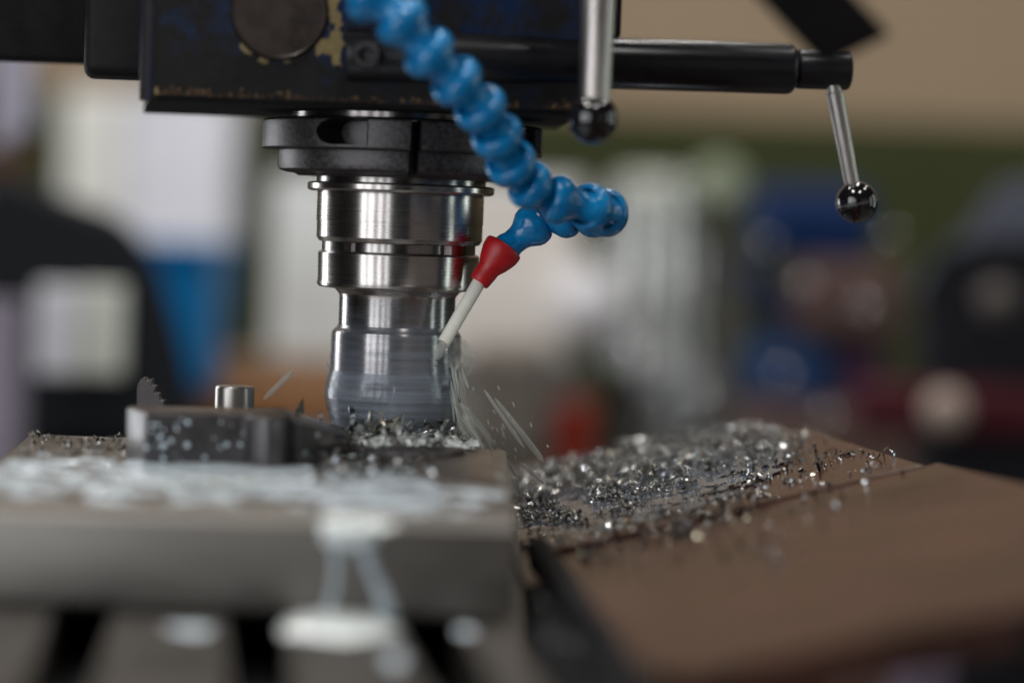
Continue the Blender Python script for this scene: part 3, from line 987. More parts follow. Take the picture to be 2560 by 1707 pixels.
# bracket and ram to the left
p0, p1 = S(192, 172, 0.885), S(345, 176, 0.885)
pl = [p0, p1, p1 + DH * 0.035, p0 + DH * 0.035 - LH * 0.004]
V, F = prism([p[:2] for p in pl], p0.z, p0.z + 0.12, 0.004, 4)
br = mk('side_bracket', V, F, 'head_paint', head, 40)
ca = br.data.color_attributes.new('wear', 'FLOAT_COLOR', 'POINT')
cols = []
for v in br.data.vertices:
    cols += [0, 0.97, 0, 1.0]
ca.data.foreach_set('color', cols)
p0, p1 = S(-4200, 96, 0.93), S(200, 140, 0.93)
p0.z = p1.z
pl = [p0, p1, p1 + DH * 0.03, p0 + DH * 0.03]
mk('ram', *prism([p[:2] for p in pl], p1.z, p1.z + 0.12, 0.002, 2), 'grime', head, 40)
cp = p0 + LX * 0.02
mk('column', *box((cp.x - 0.50, cp.y + 0.02, 0.80), 0.30, 0.34, 1.60, 0.01), 'grime', head)
# round plug
ctr = S(643, 29, DF)
ctr = A + LH * ((ctr - A).dot(LH)) + Vector((0, 0, ctr.z - A.z))
V, F = lathe([(-0.0010, px(107, DF)), (-0.0013, px(104, DF)), (-0.0008, px(99, DF)), (-0.0007, 0.0004)], ctr, DH, 96)
mk('round_plug', V, F, 'plug_brown', head, 30)
V, F = lathe([(-0.0002, px(111, DF)), (-0.0003, px(107.5, DF))], ctr, DH, 96)
mk('plug_seam', V, F, 'black_void', head, 30)
# dark blocks at upper right of the face
q = S(1330, 60, 0.862)
V, F = box((q.x, q.y + 0.03, q.z + 0.03), px(170, 0.862), 0.06, px(430, 0.862), 0.001, HY)
mk('side_cap', V, F, 'grime', head, 40)

# ------------------------------------------------------------------ feed lever shaft with ball handle
b0 = S(795, 127, 0.846)
b1 = S(1822, 159, 0.866)
ax = (b1 - b0).normalized()
L = (b1 - b0).length
rb = px(59, 0.855)
fs = thing('feed_shaft', b0, 'black horizontal shaft with a short ball handle at its right end', 'feed shaft')
V, F = lathe([(0, rb * 0.97), (0.0006, rb), (L - 0.0022, rb), (L - 0.0008, rb * 0.95), (L, rb * 0.86)], b0, ax, 72)
mk('shaft_bar', V, F, 'black_bar', fs, 35)
V, F = lathe([(L - 0.001, px(30, 0.866)), (L + 0.004, px(30, 0.866))], b0, ax, 32)
mk('shaft_neck', V, F, 'black_bar', fs, 35)
e0 = px(14, 0.866); e1 = px(131, 0.866); re = px(45, 0.866)
V, F = lathe([(L + e0 * 0.5, re * 0.90), (L + e0 * 0.7, re * 0.98), (L + e0, re), (L + e1 - 0.0012, re), (L + e1 - 0.0003, re * 0.95), (L + e1, re * 0.86)], b0, ax, 56)
mk('end_collar', V, F, 'black_bar', fs, 35)
h0, h1 = S(1914, 196, 0.866), S(1957, 425, 0.868)
ha = (h1 - h0).normalized(); hl = (h1 - h0).length
V, F = lathe([(0, px(17, 0.866)), (hl * 0.07, px(17, 0.866)), (hl * 0.08, px(20, 0.866)), (hl * 0.12, px(20, 0.866)), (hl * 0.95, px(17.5, 0.866)), (hl, px(16, 0.866))], h0, ha, 32)
mk('handle_rod', V, F, 'lever_steel', fs, 35)
def ball(name, c, r, axis, par):
    a, _, _ = frame_of(axis)
    prof = []
    N = 40
    for i in range(N + 1):
        th = math.pi * (0.10 + 0.90 * i / N)
        rr = r * math.sin(th)
        prof.append((-r * math.cos(th), max(rr, 0.00005)))
    # shallow seam groove round the middle
    out = []
    for t, rr in prof:
        if abs(t - 0.02 * r) < 0.035 * r: rr *= 0.985
        out.append((t, rr))
    return mk(name, *lathe(out, c, a, 64), 'bakelite', par, 60)
bc = S(1968, 465, 0.868)
kb_ = ball('ball_knob', bc, px(48, 0.868), ha, fs)
V, F = lathe([(-0.0001, px(48.1, 0.868)), (0.00015, px(48.5, 0.868)), (0.0003, px(48.1, 0.868))], bc, ha, 64, False)
mk('seam_ring', V, F, mat('seam', (0.10, 0.095, 0.095), 0.35, 0, 0.2, 200), kb_)
# socket screw at the left end of the shaft
sc_ = S(841, 127, 0.833)
V, F = lathe([(0.0040, px(32, 0.834)), (-0.0003, px(32, 0.834)), (-0.0008, px(29, 0.834)), (-0.0008, px(17, 0.834)), (0.0022, px(16, 0.834)), (0.0023, 0.0003)], sc_, DH, 48)
mk('socket_screw', V, F, 'blackened', fs, 30)

# near quill lever
lev = thing('quill_lever', S(1362, 274, 0.82), 'steel quill lever with black ball knob hanging in front of the shaft', 'lever')
l0 = S(1383, -260, 0.825); l1 = S(1366, 232, 0.82)
la = (l1 - l0).normalized(); ll = (l1 - l0).length
V, F = lathe([(0, px(42, 0.82)), (ll * 0.9, px(36, 0.82)), (ll, px(34, 0.82))], l0, la, 40)
mk('lever_rod', V, F, 'lever_steel', lev, 35)
ball('ball_knob', S(1361, 274, 0.82), px(58, 0.82), la, lev)
V, F = box((l0.x, l0.y + 0.02, l0.z + 0.004), 0.024, 0.07, 0.024, 0.002)
mk('lever_hub', V, F, 'black_bar', lev, 40)

# black arm at top right, near the lens
arm = thing('machine_guard', S(1900, 60, 0.72), 'flat black guard reaching in blurred from the top right corner', 'guard')
ol = [(1560, -220), (1775, -215), (2049, 79), (1905, 150)]
f3 = [S(x, y, 0.69) for x, y in ol]
b3 = [p + Vector((0, 0.016, 0)) for p in f3]
mk('guard_plate', *hull2(f3, b3, 0.0015), mat('black_plastic', (0.005, 0.004, 0.005), 0.8, 0, 0.2, 60, spec=0.1), arm)
q = S(1668, -218, 0.69)
mk('guard_post', *box((q.x, q.y + 0.02, q.z + 0.018), 0.03, 0.05, 0.04, 0.002), 'black_bar', arm)

# ------------------------------------------------------------------ coolant hose
hp = [(720, -170, .800), (790, -55, .796), (850, -8, .794), (925, 45, .793), (978, 118, .796), (1050, 188, .802), (1112, 255, .810), (1148, 325, .820), (1180, 388, .829),
      (1230, 440, .841), (1300, 464, .842), (1358, 478, .848), (1394, 488, .862), (1384, 494, .882), (1330, 494, .893), (1272, 494, .8975), (1228, 512, .898), (1198, 540, .897), (1177, 558, .896)]
path = spline([S(x, y, D) for x, y, D in hp], 24)
dist = [0.0]
for a, b in zip(path, path[1:]):
    dist.append(dist[-1] + (b - a).length)
total = dist[-1]
def at(s):
    s = max(0, min(total, s))
    j = int(np.searchsorted(dist, s))
    j = max(1, min(len(dist) - 1, j))
    t = (s - dist[j - 1]) / max(1e-9, dist[j] - dist[j - 1])
    return path[j - 1].lerp(path[j], t)
nseg = round(total / 0.0134)
pitch = total / nseg
hose = thing('coolant_hose', path[0], 'blue jointed coolant hose with red nozzle and white spout aimed at cutter', 'coolant hose')
R1 = 0.0086
prof = [(0.0, 0.76), (0.0, 0.82), (0.03, 0.89), (0.10, 0.965), (0.20, 1.0), (0.32, 1.0), (0.44, 0.94), (0.57, 0.79), (0.68, 0.67), (0.80, 0.61), (0.98, 0.60), (1.10, 0.67), (1.25, 0.68), (1.38, 0.62), (1.42, 0.45)]
inner = [(1.42, 0.5), (0.6, 0.45), (0.35, 0.74), (0.0, 0.80)]
base_profile = [(t * pitch, r * R1) for t, r in prof]
V, F = lathe(base_profile + [(0.9 * pitch, 0.45 * R1), (0.40 * pitch, 0.5 * R1), (0.32 * pitch, 0.74 * R1), (0.0, 0.76 * R1)], (0, 0, 0), (0, 0, 1), 40, False)
seg_me = None
for k in range(nseg):
    a, b = at(k * pitch), at((k + 1) * pitch)
    d = (b - a).normalized()
    if seg_me is None:
        o = mk('hose_segment', V, F, 'hose_blue', None, 50, origin=(0, 0, 0))
        seg_me = o.data
    else:
        o = bpy.data.objects.new('hose_segment', seg_me)
        col.objects.link(o)
    o.parent = hose
    o.location = a - path[0]
    q = d.to_track_quat('Z', 'Y')
    o.rotation_mode = 'QUATERNION'
    o.rotation_quaternion = q
    o.scale = (1.13 - 0.21 * k / nseg,) * 2 + (1.0,)
def Q(u, v, D): return S(u / K, v / K, D)
n0, n1, n2 = Q(1262, 616, 0.896), Q(1197, 707, 0.893), Q(1109, 857, 0.886)
na = (n1 - n0).normalized(); nl = (n1 - n0).length
r0, r1 = 50 / FPX * 0.895, 26 / FPX * 0.893
V, F = lathe([(nl * 0.35, r0 * 0.60), (0.0004, r0 * 0.84), (0, r0 * 0.90), (0.0003, r0 * 0.97), (0.0012, r0), (nl * 0.22, r0 * 0.97), (nl * 0.45, r0 * 0.78), (nl * 0.62, r0 * 0.585), (nl * 0.75, r1 * 1.10), (nl * 0.9, r1 * 1.04), (nl * 0.97, r1 * 1.0), (nl, r1 * 0.92), (nl, r1 * 0.6)], n0, na, 56, False)
mk('nozzle', V, F, 'nozzle_red', hose, 50)
sa_ = (n2 - n1).normalized(); slen = (n2 - n1).length
rs = 17.5 / FPX * 0.89
V, F = lathe([(-0.003, rs), (slen * 0.5, rs * 0.97), (slen, rs * 0.94), (slen, rs * 0.65), (slen - 0.004, rs * 0.6)], n1, sa_, 32)
mk('spout', V, F, 'spout_white', hose, 50)
# fitting that carries the hose on the head
f0 = path[0]
V, F = box((f0.x - 0.004, f0.y + 0.012, f0.z + 0.006), 0.022, 0.04, 0.022, 0.002, HY)
mk('hose_manifold', V, F, 'black_bar', hose)

# ------------------------------------------------------------------ coolant puddles and runs
def wavy_puddle(name, corners, z, fn, th, label, cat='coolant puddle', nx=160, ny=60, m='milk'):
    """level sheet over corners (4 plan points) that rises above z where fn(u, v) > 0"""
    V, F = [], []
    a, b, c, d = [Vector((p[0], p[1], 0)) for p in corners]
    for j in range(ny + 1):
        for i in range(nx + 1):
            u, v = i / nx, j / ny
            p = (a * (1 - u) + b * u) * (1 - v) + (d * (1 - u) + c * u) * v
            f = fn(u, v, p)
            hgt = th * (1 - math.exp(-max(f, 0) * 4)) if f > 0 else -0.0004
            V.append((p.x, p.y, z + hgt))
    keep = []
    for j in range(ny):
        for i in range(nx):
            q = [j * (nx + 1) + i, j * (nx + 1) + i + 1, (j + 1) * (nx + 1) + i + 1, (j + 1) * (nx + 1) + i]
            if any(V[k][2] > z for k in q):
                keep.append(q)
    used = sorted({k for q in keep for k in q})
    mp = {k: n for n, k in enumerate(used)}
    o = mk(name, [V[k] for k in used], [[mp[k] for k in q] for q in keep], m, None, 80)
    tag(o, label, cat)
    return o

def fr(p, s, o=0.0, det=4):
    return noise.fractal(Vector((p.x * s + o, p.y * s * 0.8, o)), 1.0, 2.0, det)

C0 = A_blk = HP(1190, 1212, H_TOP)
def blk(u, v): return C0 - BX * ((W - 0.016 * (1 - v)) * (1 - u)) + BY * (DP * v)
# film over the front part of the block top
def f_front(u, v, p):
    x, y = to_px(Vector((p.x, p.y, Z_TOP)))
    yy = y + (600 - x) * 0.03                  # level rows lean with the lens
    band = 1 - abs((yy - 1112) / 52) ** 3
    n = fr(p, 90)
    s = 0.42 * band + 0.9 * n + 0.35 * fr(p, 320, 4) - 0.30
    if 290 < x < 720: s += 1.1 * max(0, 1 - abs((yy - 1084) / 20) ** 2)
    if 740 < x < 1020: s += 0.45 * max(0, 1 - abs((yy - 1140) / 55) ** 2)
    if x > 1110: s -= 0.35
    if y > 1150: s -= 0.15
    return s
wavy_puddle('coolant_puddle', [blk(0.02, 0.02), blk(0.985, 0.02), blk(0.985, 0.80), blk(0.02, 0.80)], Z_TOP, f_front, 0.0009,
            'white milky coolant spread over the front of the grey block', nx=300, ny=200, m='milk_thin')
def f_foot(u, v, p):
    return 0.75 - abs(v - 0.5) * 1.7 - max(0, abs(u - 0.5) - 0.42) * 6 + 0.55 * fr(p, 110, 6)
wavy_puddle('coolant_puddle', [HP(292, 1112, H_TOP), HP(730, 1118, H_TOP), HP(716, 1062, H_TOP), HP(290, 1056, H_TOP)], Z_TOP + 0.0002, f_foot, 0.0006,
            'bright white coolant gathered along the foot of the dark jaw', nx=160, ny=60)
def f_lip(u, v, p):
    return 0.9 - math.hypot((u - 0.5) * 2, (v - 0.5) * 2) + 0.5 * fr(p, 120, 3)
c = HP(808, 1205, H_TOP)
wavy_puddle('coolant_puddle', [c - LX * 0.011 - DY * 0.0140, c + LX * 0.011 - DY * 0.0140, c + LX * 0.013 + DY * 0.014, c - LX * 0.009 + DY * 0.014], Z_TOP + 0.0006, f_lip, 0.0022,
            'thick white coolant pool spilling at the front edge of the block', nx=60, ny=40)
# pool round the cutter on the workpiece
def f_cut(u, v, p):
    return 0.95 - math.hypot((u - 0.5) * 2, (v - 0.5) * 1.7) + 0.5 * fr(p, 150, 8)
c = HP(930, 1012, H_SLAB)
wavy_puddle('coolant_puddle', [c - LX * 0.026 - DY * 0.020, c + LX * 0.026 - DY * 0.022, c + LX * 0.026 + DY * 0.022, c - LX * 0.026 + DY * 0.022], Z_SLAB, f_cut, 0.0020,
            'white coolant pool full of chips at the foot of the cutter', nx=110, ny=80)
# puddle on the table in front of the block
def f_tab(u, v, p):
    return 0.95 - math.hypot((u - 0.5) * 2, (v - 0.5) * 2) + 0.22 * fr(p, 60, 5)
a, b = HP(612, 1470, H_TAB), HP(936, 1474, H_TAB)
a0, b0_ = HP(625, 1405, H_TAB), HP(925, 1410, H_TAB)
wavy_puddle('coolant_puddle', [a, b, b0_, a0], Z_TAB, f_tab, 0.0030, 'oval white coolant puddle lying on the table between two slots', nx=100, ny=50)
for (x0, x1, y0, y1, lab) in ((355, 530, 1418, 1470, 'thin pale coolant smear on the table left of the oval puddle'),
                              (1030, 1120, 1418, 1470, 'small pale coolant smear on the table right of the last slot'),
                              (855, 960, 1478, 1545, 'pale coolant smear on the table below the oval puddle')):
    wavy_puddle('coolant_smear', [HP(x0, y1, H_TAB), HP(x1, y1, H_TAB), HP(x1, y0, H_TAB), HP(x0, y0, H_TAB)], Z_TAB, lambda u, v, p: 0.55 - math.hypot((u - 0.5) * 2, (v - 0.5) * 2) + 0.5 * fr(p, 90, 2), 0.0008, lab, 'coolant smear', 60, 30, 'milk_thin')
# runs down the front face
FA = HP(1190, 1212, H_TOP)
def front_pt(x, y, out=0.0):
    d = ray(x, y)
    nrm = -BY
    t = (FA - CAM).dot(nrm) / d.dot(nrm)
    return CAM + d * t + nrm * out
def run(pts, label, m='milk'):
    V, F = [], []
    P = [front_pt(x, y) for x, y, w in pts]
    sm = spline(P, 8)
    ws = np.interp(np.linspace(0, len(pts) - 1, len(sm)), range(len(pts)), [w for _, _, w in pts])
    cs = 9
    for p, w in zip(sm, ws):
        w = px(w, 0.686)
        for k in range(cs):
            s = -1 + 2 * k / (cs - 1)
            V.append(p + BX * (s * w) - BY * (0.0012 * math.sqrt(max(0, 1 - s * s)) + 0.00002))
    for i in range(len(sm) - 1):
        for k in range(cs - 1):
            F.append([i * cs + k, i * cs + k + 1, (i + 1) * cs + k + 1, (i + 1) * cs + k])
    tag(mk('coolant_run', V, F, m, None, 60), label, 'coolant run')
run([(805, 1200, 62), (805, 1222, 66), (802, 1244, 60), (800, 1256, 40)], 'wide white coolant lip at the top of the block front')
run([(838, 1244, 22), (846, 1285, 15), (861, 1325, 13), (880, 1370, 17), (892, 1412, 24)], 'right white coolant run down the front of the block', 'milk_thin')
run([(776, 1244, 17), (774, 1300, 10), (768, 1350, 8), (752, 1410, 14)], 'left thin coolant run down the front of the block', 'milk_thin')

# drops on the jaw
dr = [(336, 1028, 10), (362, 1065 - 90, 8), (368, 1003, 11), (393, 1012, 10), (376, 1023, 13), (430, 1022, 12), (432, 970, 11), (406, 985, 8), (348, 990, 7), (375, 1052, 10),
      (521, 1021, 10), (552, 1021, 9), (628, 998, 9), (640, 1030, 11), (470, 1050, 8), (728, 998, 10), (700, 1040, 9), (350, 975, 8)]
jf0, jf1 = base[1], base[2]
jn = Vector((jf1.y - jf0.y, -(jf1.x - jf0.x), 0)).normalized()
drop_me = None
jr0, jr1 = base[7], base[8]
jn2 = Vector((jr1.y - jr0.y, -(jr1.x - jr0.x), 0)).normalized()
rgd = random.Random(8)
dr += [(rgd.uniform(338, 672), rgd.uniform(962, 1060), rgd.uniform(3, 6)) for _ in range(22)]
for x, y, r in dr:
    d = ray(x, y)
    pn, pp = (jn, jf0) if x < 684 else (jn2, jr0)
    t = (pp - CAM).dot(pn) / d.dot(pn)
    p = CAM + d * t
    rr = px(r, 0.81)
    prof = [(rr * 0.5 * math.cos(a), max(rr * math.sin(a), 1e-6)) for a in [math.pi / 2 * i / 7 for i in range(8)]]
    V, F = lathe([(t_, r_ * 0.55) for t_, r_ in prof] + [(-0.0004, rr * 0.5)], p, pn, 20)
    o = mk('coolant_drop', V, F, 'drop', None, 60)
    tag(o, 'small round coolant drop clinging to the dark jaw', 'coolant drop', 'coolant drops on the dark jaw')

# ------------------------------------------------------------------ flying coolant
def strand(p, q, r0, r1, label, group=None, bow=0.0):
    n = 14
    pts, rad = [], []
    for i in range(n + 1):
        t = i / n
        v = p.lerp(q, t) + Vector((0, 0, -bow * 4 * t * (1 - t)))
        pts.append(v)
        e = math.sqrt(max(0.0, 1 - (2 * t - 1) ** 4))
        rad.append(max(0.00003, (r0 * (1 - t) + r1 * t) * e))
    return tube(pts, rad, 10)
def one(xa, ya, xb, yb, D, w, label, w2=None):
    V, F = strand(S(xa, ya, D), S(xb, yb, D), px(w, D), px(w2 or w, D), label)
    tag(mk('coolant_strand', V, F, 'spray', None, 60), label, 'coolant strand')
one(606, 918, 674, 852, 0.925, 6, 'long pale coolant strand flying left above the pin', 8)
one(747, 828, 761, 862, 0.91, 4, 'short coolant strand flying just left of the cutter')
one(1110, 892, 1205, 1030, 0.90, 4, 'thin coolant strand flying down right of the cutter', 5)
one(1135, 912, 1250, 1062, 0.905, 5, 'longest coolant strand falling right towards the red bucket', 8)
one(1140, 1028, 1190, 1098, 0.90, 8, 'thick coolant strand falling on the chips beside the workpiece', 6)
one(1195, 1062, 1245, 1108, 0.91, 5, 'short coolant strand above the chip heap')
# spray off the right of the cutter: countless threads
rng = random.Random(3)
parts = []
for k in range(34):
    x0 = 1062 + rng.uniform(-16, 10); y0 = 985 + rng.uniform(-60, 30)
    D = 0.895 + rng.uniform(-0.012, 0.02)
    dx = rng.uniform(5, 85); dy = 30 + dx * rng.uniform(0.5, 1.3)
    a_, b_ = S(x0, y0, D), S(x0 + dx, min(y0 + dy, 1108 + dx * 0.1), D + rng.uniform(-0.01, 0.01))
    parts.append(strand(a_, b_, px(rng.uniform(1.2, 5), D), px(rng.uniform(2.0, 8.0), D), None, None, -0.004 * rng.random()))
for k in range(26):
    x0 = 1030 + rng.uniform(0, 32); y0 = rng.uniform(795, 930)
    D = 0.897 + rng.uniform(-0.004, 0.012)
    a_, b_ = S(x0, y0, D), S(x0 + rng.uniform(2, 24), y0 + rng.uniform(50, 120), D)
    parts.append(strand(a_, b_, px(rng.uniform(1, 4), D), px(rng.uniform(1, 6), D), None))
for k in range(60):
    x0 = 1075 + abs(rng.gauss(0, 70)); y0 = 1000 + rng.gauss(0, 55)
    D = 0.90 + rng.uniform(-0.02, 0.02)
    a_ = S(x0, min(y0, 1095), D); r_ = px(rng.uniform(0.8, 2.6), D)
    parts.append(strand(a_, a_ + Vector((r_ * 2, 0, -r_ * rng.uniform(2, 6))), r_, r_, None))
o = mk('coolant_spray', *join(*parts), 'spray', None, 60)
tag(o, 'fan of coolant spray thrown off right of the cutter', 'coolant spray', None, 'stuff')
# splash where the jet meets the tool
jet = strand(n2 - sa_ * 0.001, n2 + sa_ * 0.006 + Vector((0, 0.006, -0.001)), rs * 0.7, rs * 0.8, None)
V, F = [], []
nu, nv = 26, 16
for j in range(nv + 1):
    for i in range(nu + 1):
        u, v = i / nu, j / nv
        x = 1030 + 62 * u ** 0.8 * (0.6 + 0.4 * math.sin(v * 3.1)) + 6 * noise.noise(Vector((u * 3, v * 3, 2)))
        y = 772 + 70 * v + 22 * u * v + 8 * u
        V.append(S(x, y, 0.893 + 0.012 * u + 0.003 * noise.noise(Vector((u * 4, v * 4, 0)))))
for j in range(nv):
    for i in range(nu):
        a_ = j * (nu + 1) + i
        F.append([a_, a_ + 1, a_ + nu + 2, a_ + nu + 1])
fan = mk('coolant_splash', *join(jet, (V, F)), 'spray', None, 60)
tag(fan, 'coolant jet splashing where the white spout meets the tool', 'coolant splash')

# ------------------------------------------------------------------ steel chips
def chip_geo(rg, L, w, turns, twist, th=0.00012):
    """curled ribbon with thickness"""
    n = max(4, int(4 + 5 * turns))
    rad = L / max(0.3, turns * 2 * math.pi)
    V, F = [], []
    for i in range(n + 1):
        t = i / n
        a = turns * 2 * math.pi * t
        c = Vector((rad * math.cos(a) - rad, twist * L * (t - 0.5), rad * math.sin(a)))
        nr = Vector((math.cos(a), 0, math.sin(a)))
        ww = w * (0.35 + 0.65 * math.sin(math.pi * min(1, 0.15 + 0.85 * t))) * (1 + 0.25 * rg.uniform(-1, 1))
        s = Vector((0.15 * rg.uniform(-1, 1), 1, 0.25 * rg.uniform(-1, 1))).normalized()
        for q in (c - s * ww / 2 - nr * th, c + s * ww / 2 - nr * th, c + s * ww / 2 + nr * th, c - s * ww / 2 + nr * th):
            V.append(q)
    for i in range(n):
        for k in range(4):
            k2 = (k + 1) % 4
            F.append([i * 4 + k, i * 4 + k2, (i + 1) * 4 + k2, (i + 1) * 4 + k])
    F.append([0, 1, 2, 3]); F.append([n * 4, n * 4 + 1, n * 4 + 2, n * 4 + 3])
    return V, F
rg = random.Random(11)
VAR = []
for k in range(21):
    L = rg.uniform(0.0030, 0.0070)
    V, F = chip_geo(rg, L, rg.uniform(0.0009, 0.0022), rg.uniform(0.12, 0.75), rg.uniform(-0.3, 0.3))
    if k % 3 == 0:                          # flatter torn flakes among the curls
        V, F = chip_geo(rg, rg.uniform(0.0035, 0.0065), rg.uniform(0.002, 0.0038), rg.uniform(0.06, 0.2), rg.uniform(-0.2, 0.2))
    if k % 7 == 1:                          # long needles
        V, F = chip_geo(rg, rg.uniform(0.008, 0.012), rg.uniform(0.0004, 0.0007), rg.uniform(0.1, 0.4), rg.uniform(-0.2, 0.2))
    c = sum(V, Vector()) / len(V)
    V = [v - c for v in V]
    VAR.append((V, F, min(v.z for v in V)))
VAR_ME = []
for V, F, _ in VAR:
    me = bpy.data.meshes.new('chip')
    me.from_pydata([tuple(v) for v in V], [], F)
    me.materials.append(MATS['chips'])
    me.polygons.foreach_set('use_smooth', [True] * len(me.polygons))
    me.set_sharp_from_angle(angle=R(45))
    VAR_ME.append(me)

def chip_pose(rg, flat=0.6):
    from mathutils import Euler
    return Euler((rg.gauss(0, flat) + rg.choice((0, math.pi / 2, math.pi)), rg.gauss(0, flat), rg.uniform(0, 6.283)))

def lone_chip(p, label, group=None, scale=1.0, tilt=0.0, flat=0.5):
    k = rg.choice([q for q in range(len(VAR)) if q % 7 != 1 or scale < 0.7])
    o = bpy.data.objects.new('steel_chip', VAR_ME[k])
    col.objects.link(o)
    e = chip_pose(rg, flat)
    m = e.to_matrix()
    if tilt:
        m = Matrix.Rotation(tilt, 3, 'Y') @ m
    zmin = min((m @ v).z for v in VAR[k][0]) * scale
    o.rotation_euler = m.to_euler()
    o.scale = (scale,) * 3
    o.location = p + Vector((0, 0, -zmin - 0.0001))
    return tag(o, label, 'steel chip', group)

def heap(name, spots, label):
    V, F = [], []
    rg2 = random.Random(5)
    for p, s in spots:
        k = rg2.randrange(len(VAR))
        m = chip_pose(rg2, 0.9).to_matrix()
        off = len(V)
        V += [p + (m @ v) * s for v in VAR[k][0]]
        F += [[i + off for i in f] for f in VAR[k][1]]
    me_o = mk(name, V, F, 'chips', None, 45)
    return tag(me_o, label, 'steel chips', None, 'stuff')

SLOPE = -math.atan(SH_B)
# the heap: dense near the table and along the far edge
def interp(x, pts):
    return float(np.interp(x, [p[0] for p in pts], [p[1] for p in pts]))
upper = [(1120, 1108), (1250, 1085), (1400, 1046), (1550, 1010), (1720, 978), (1850, 990)]
lower = [(1120, 1200), (1200, 1258), (1300, 1246), (1450, 1206), (1600, 1166), (1720, 1122), (1850, 1055)]
spots = []
rg3 = random.Random(21)
tries = 0
while len(spots) < 6600 and tries < 200000:
    tries += 1
    x = rg3.uniform(1125, 1860)
    u_, l_ = interp(x, upper), interp(x, lower)
    v = rg3.random() ** 1.1
    y = u_ + (l_ - u_) * v
    rag = noise.fractal(Vector((x * 0.022, y * 0.05, 4)), 1.0, 2.0, 3)
    if v > 0.62 + 0.5 * rag and rg3.random() < 0.8: continue
    edge = max(0, (x - 1640) / 220)
    if rg3.random() < edge: continue
    hgt = 0.0065 * max(0, 1 - v * 1.25) * max(0.1, 1 - edge)
    p = SP(x, y + 10 * (1 - v), UP)
    n = noise.noise(Vector((p.x * 60, p.y * 40, 0)))
    if n < -0.22 + 0.55 * (v - 0.5): continue
    if v > 0.8 and rg3.random() < 0.45: continue
    p.z += rg3.random() * hgt + 0.0009
    spots.append((p, rg3.choice((0.2, 0.25, 0.3, 0.38, 0.46, 0.56, 0.72)) * (1.0 if v < 0.6 else 0.8)))
heap('chip_heap', spots, 'glittering heap of steel chips piled on the brown cover sheet')
V, F = [], []
nx_, ny_ = 150, 70
for j in range(ny_ + 1):
    for i in range(nx_ + 1):
        u, v = i / nx_, j / ny_
        x = 1190 + 620 * u
        y = interp(x, upper) * (1 - v) + interp(x, lower) * v
        p = SP(x, y, UP)
        f = 0.55 - abs(v - 0.62) * 1.6 - 0.5 * abs(u - 0.45) + 0.9 * noise.fractal(Vector((p.x * 130, p.y * 90, 3)), 1.0, 2.0, 4)
        V.append(p + Vector((0, 0, 0.00025 * (1 - math.exp(-f * 3)) if f > 0 else -0.00012)))
        V[-1] = (V[-1], f > 0)
keep = [[j * (nx_ + 1) + i, j * (nx_ + 1) + i + 1, (j + 1) * (nx_ + 1) + i + 1, (j + 1) * (nx_ + 1) + i] for j in range(ny_) for i in range(nx_)]
keep = [q for q in keep if any(V[k][1] for k in q)]
used = sorted({k for q in keep for k in q}); mp_ = {k: n for n, k in enumerate(used)}
o = mk('coolant_smear', [V[k][0] for k in used], [[mp_[k] for k in q] for q in keep], mat('wet_film', (0.16, 0.18, 0.22), 0.08, 0.3, 0.2, 200), None, 80)
tag(o, 'wet bluish coolant film among the chips on the cover sheet', 'coolant smear')
# chips in the dark gap below the sheet corner
spots = []
for k in range(26):
    x = rg3.uniform(1195, 1420); y = rg3.uniform(1310, 1568)
    lim = 1255 + (y - 1275) * 0.68
    if x > lim + 10: continue
    p = SP(x, y, 0.0006)
    p.z += rg3.uniform(0, 0.003)
    spots.append((p, rg3.uniform(0.4, 0.8)))
heap('chip_heap', spots, 'dark steel chips lying in the gap beside the rubber wiper')
# trough floor under those chips, painted black as the gap's shade
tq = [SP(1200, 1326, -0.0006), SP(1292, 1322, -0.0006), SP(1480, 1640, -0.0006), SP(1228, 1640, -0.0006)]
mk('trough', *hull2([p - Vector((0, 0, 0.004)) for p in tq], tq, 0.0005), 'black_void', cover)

# fines scattered over the near side of the sheets
spots = []
for k in range(650):
    x = rg3.gauss(1600, 210); y = interp(x, lower) + abs(rg3.gauss(0, 46)) - 22
    if not (1260 < x < 2050) or y > 1420: continue
    on_up = y < interp(x, [(1250, 1265), (2122, 1066)])
    spots.append((SP(x, y, 0.0022 if on_up and x < 1700 else 0.0012), rg3.choice((0.14, 0.2, 0.28, 0.4, 0.55, 0.8))))
heap('chip_scatter', spots, 'fine chips strewn over the near side of the cover sheet')
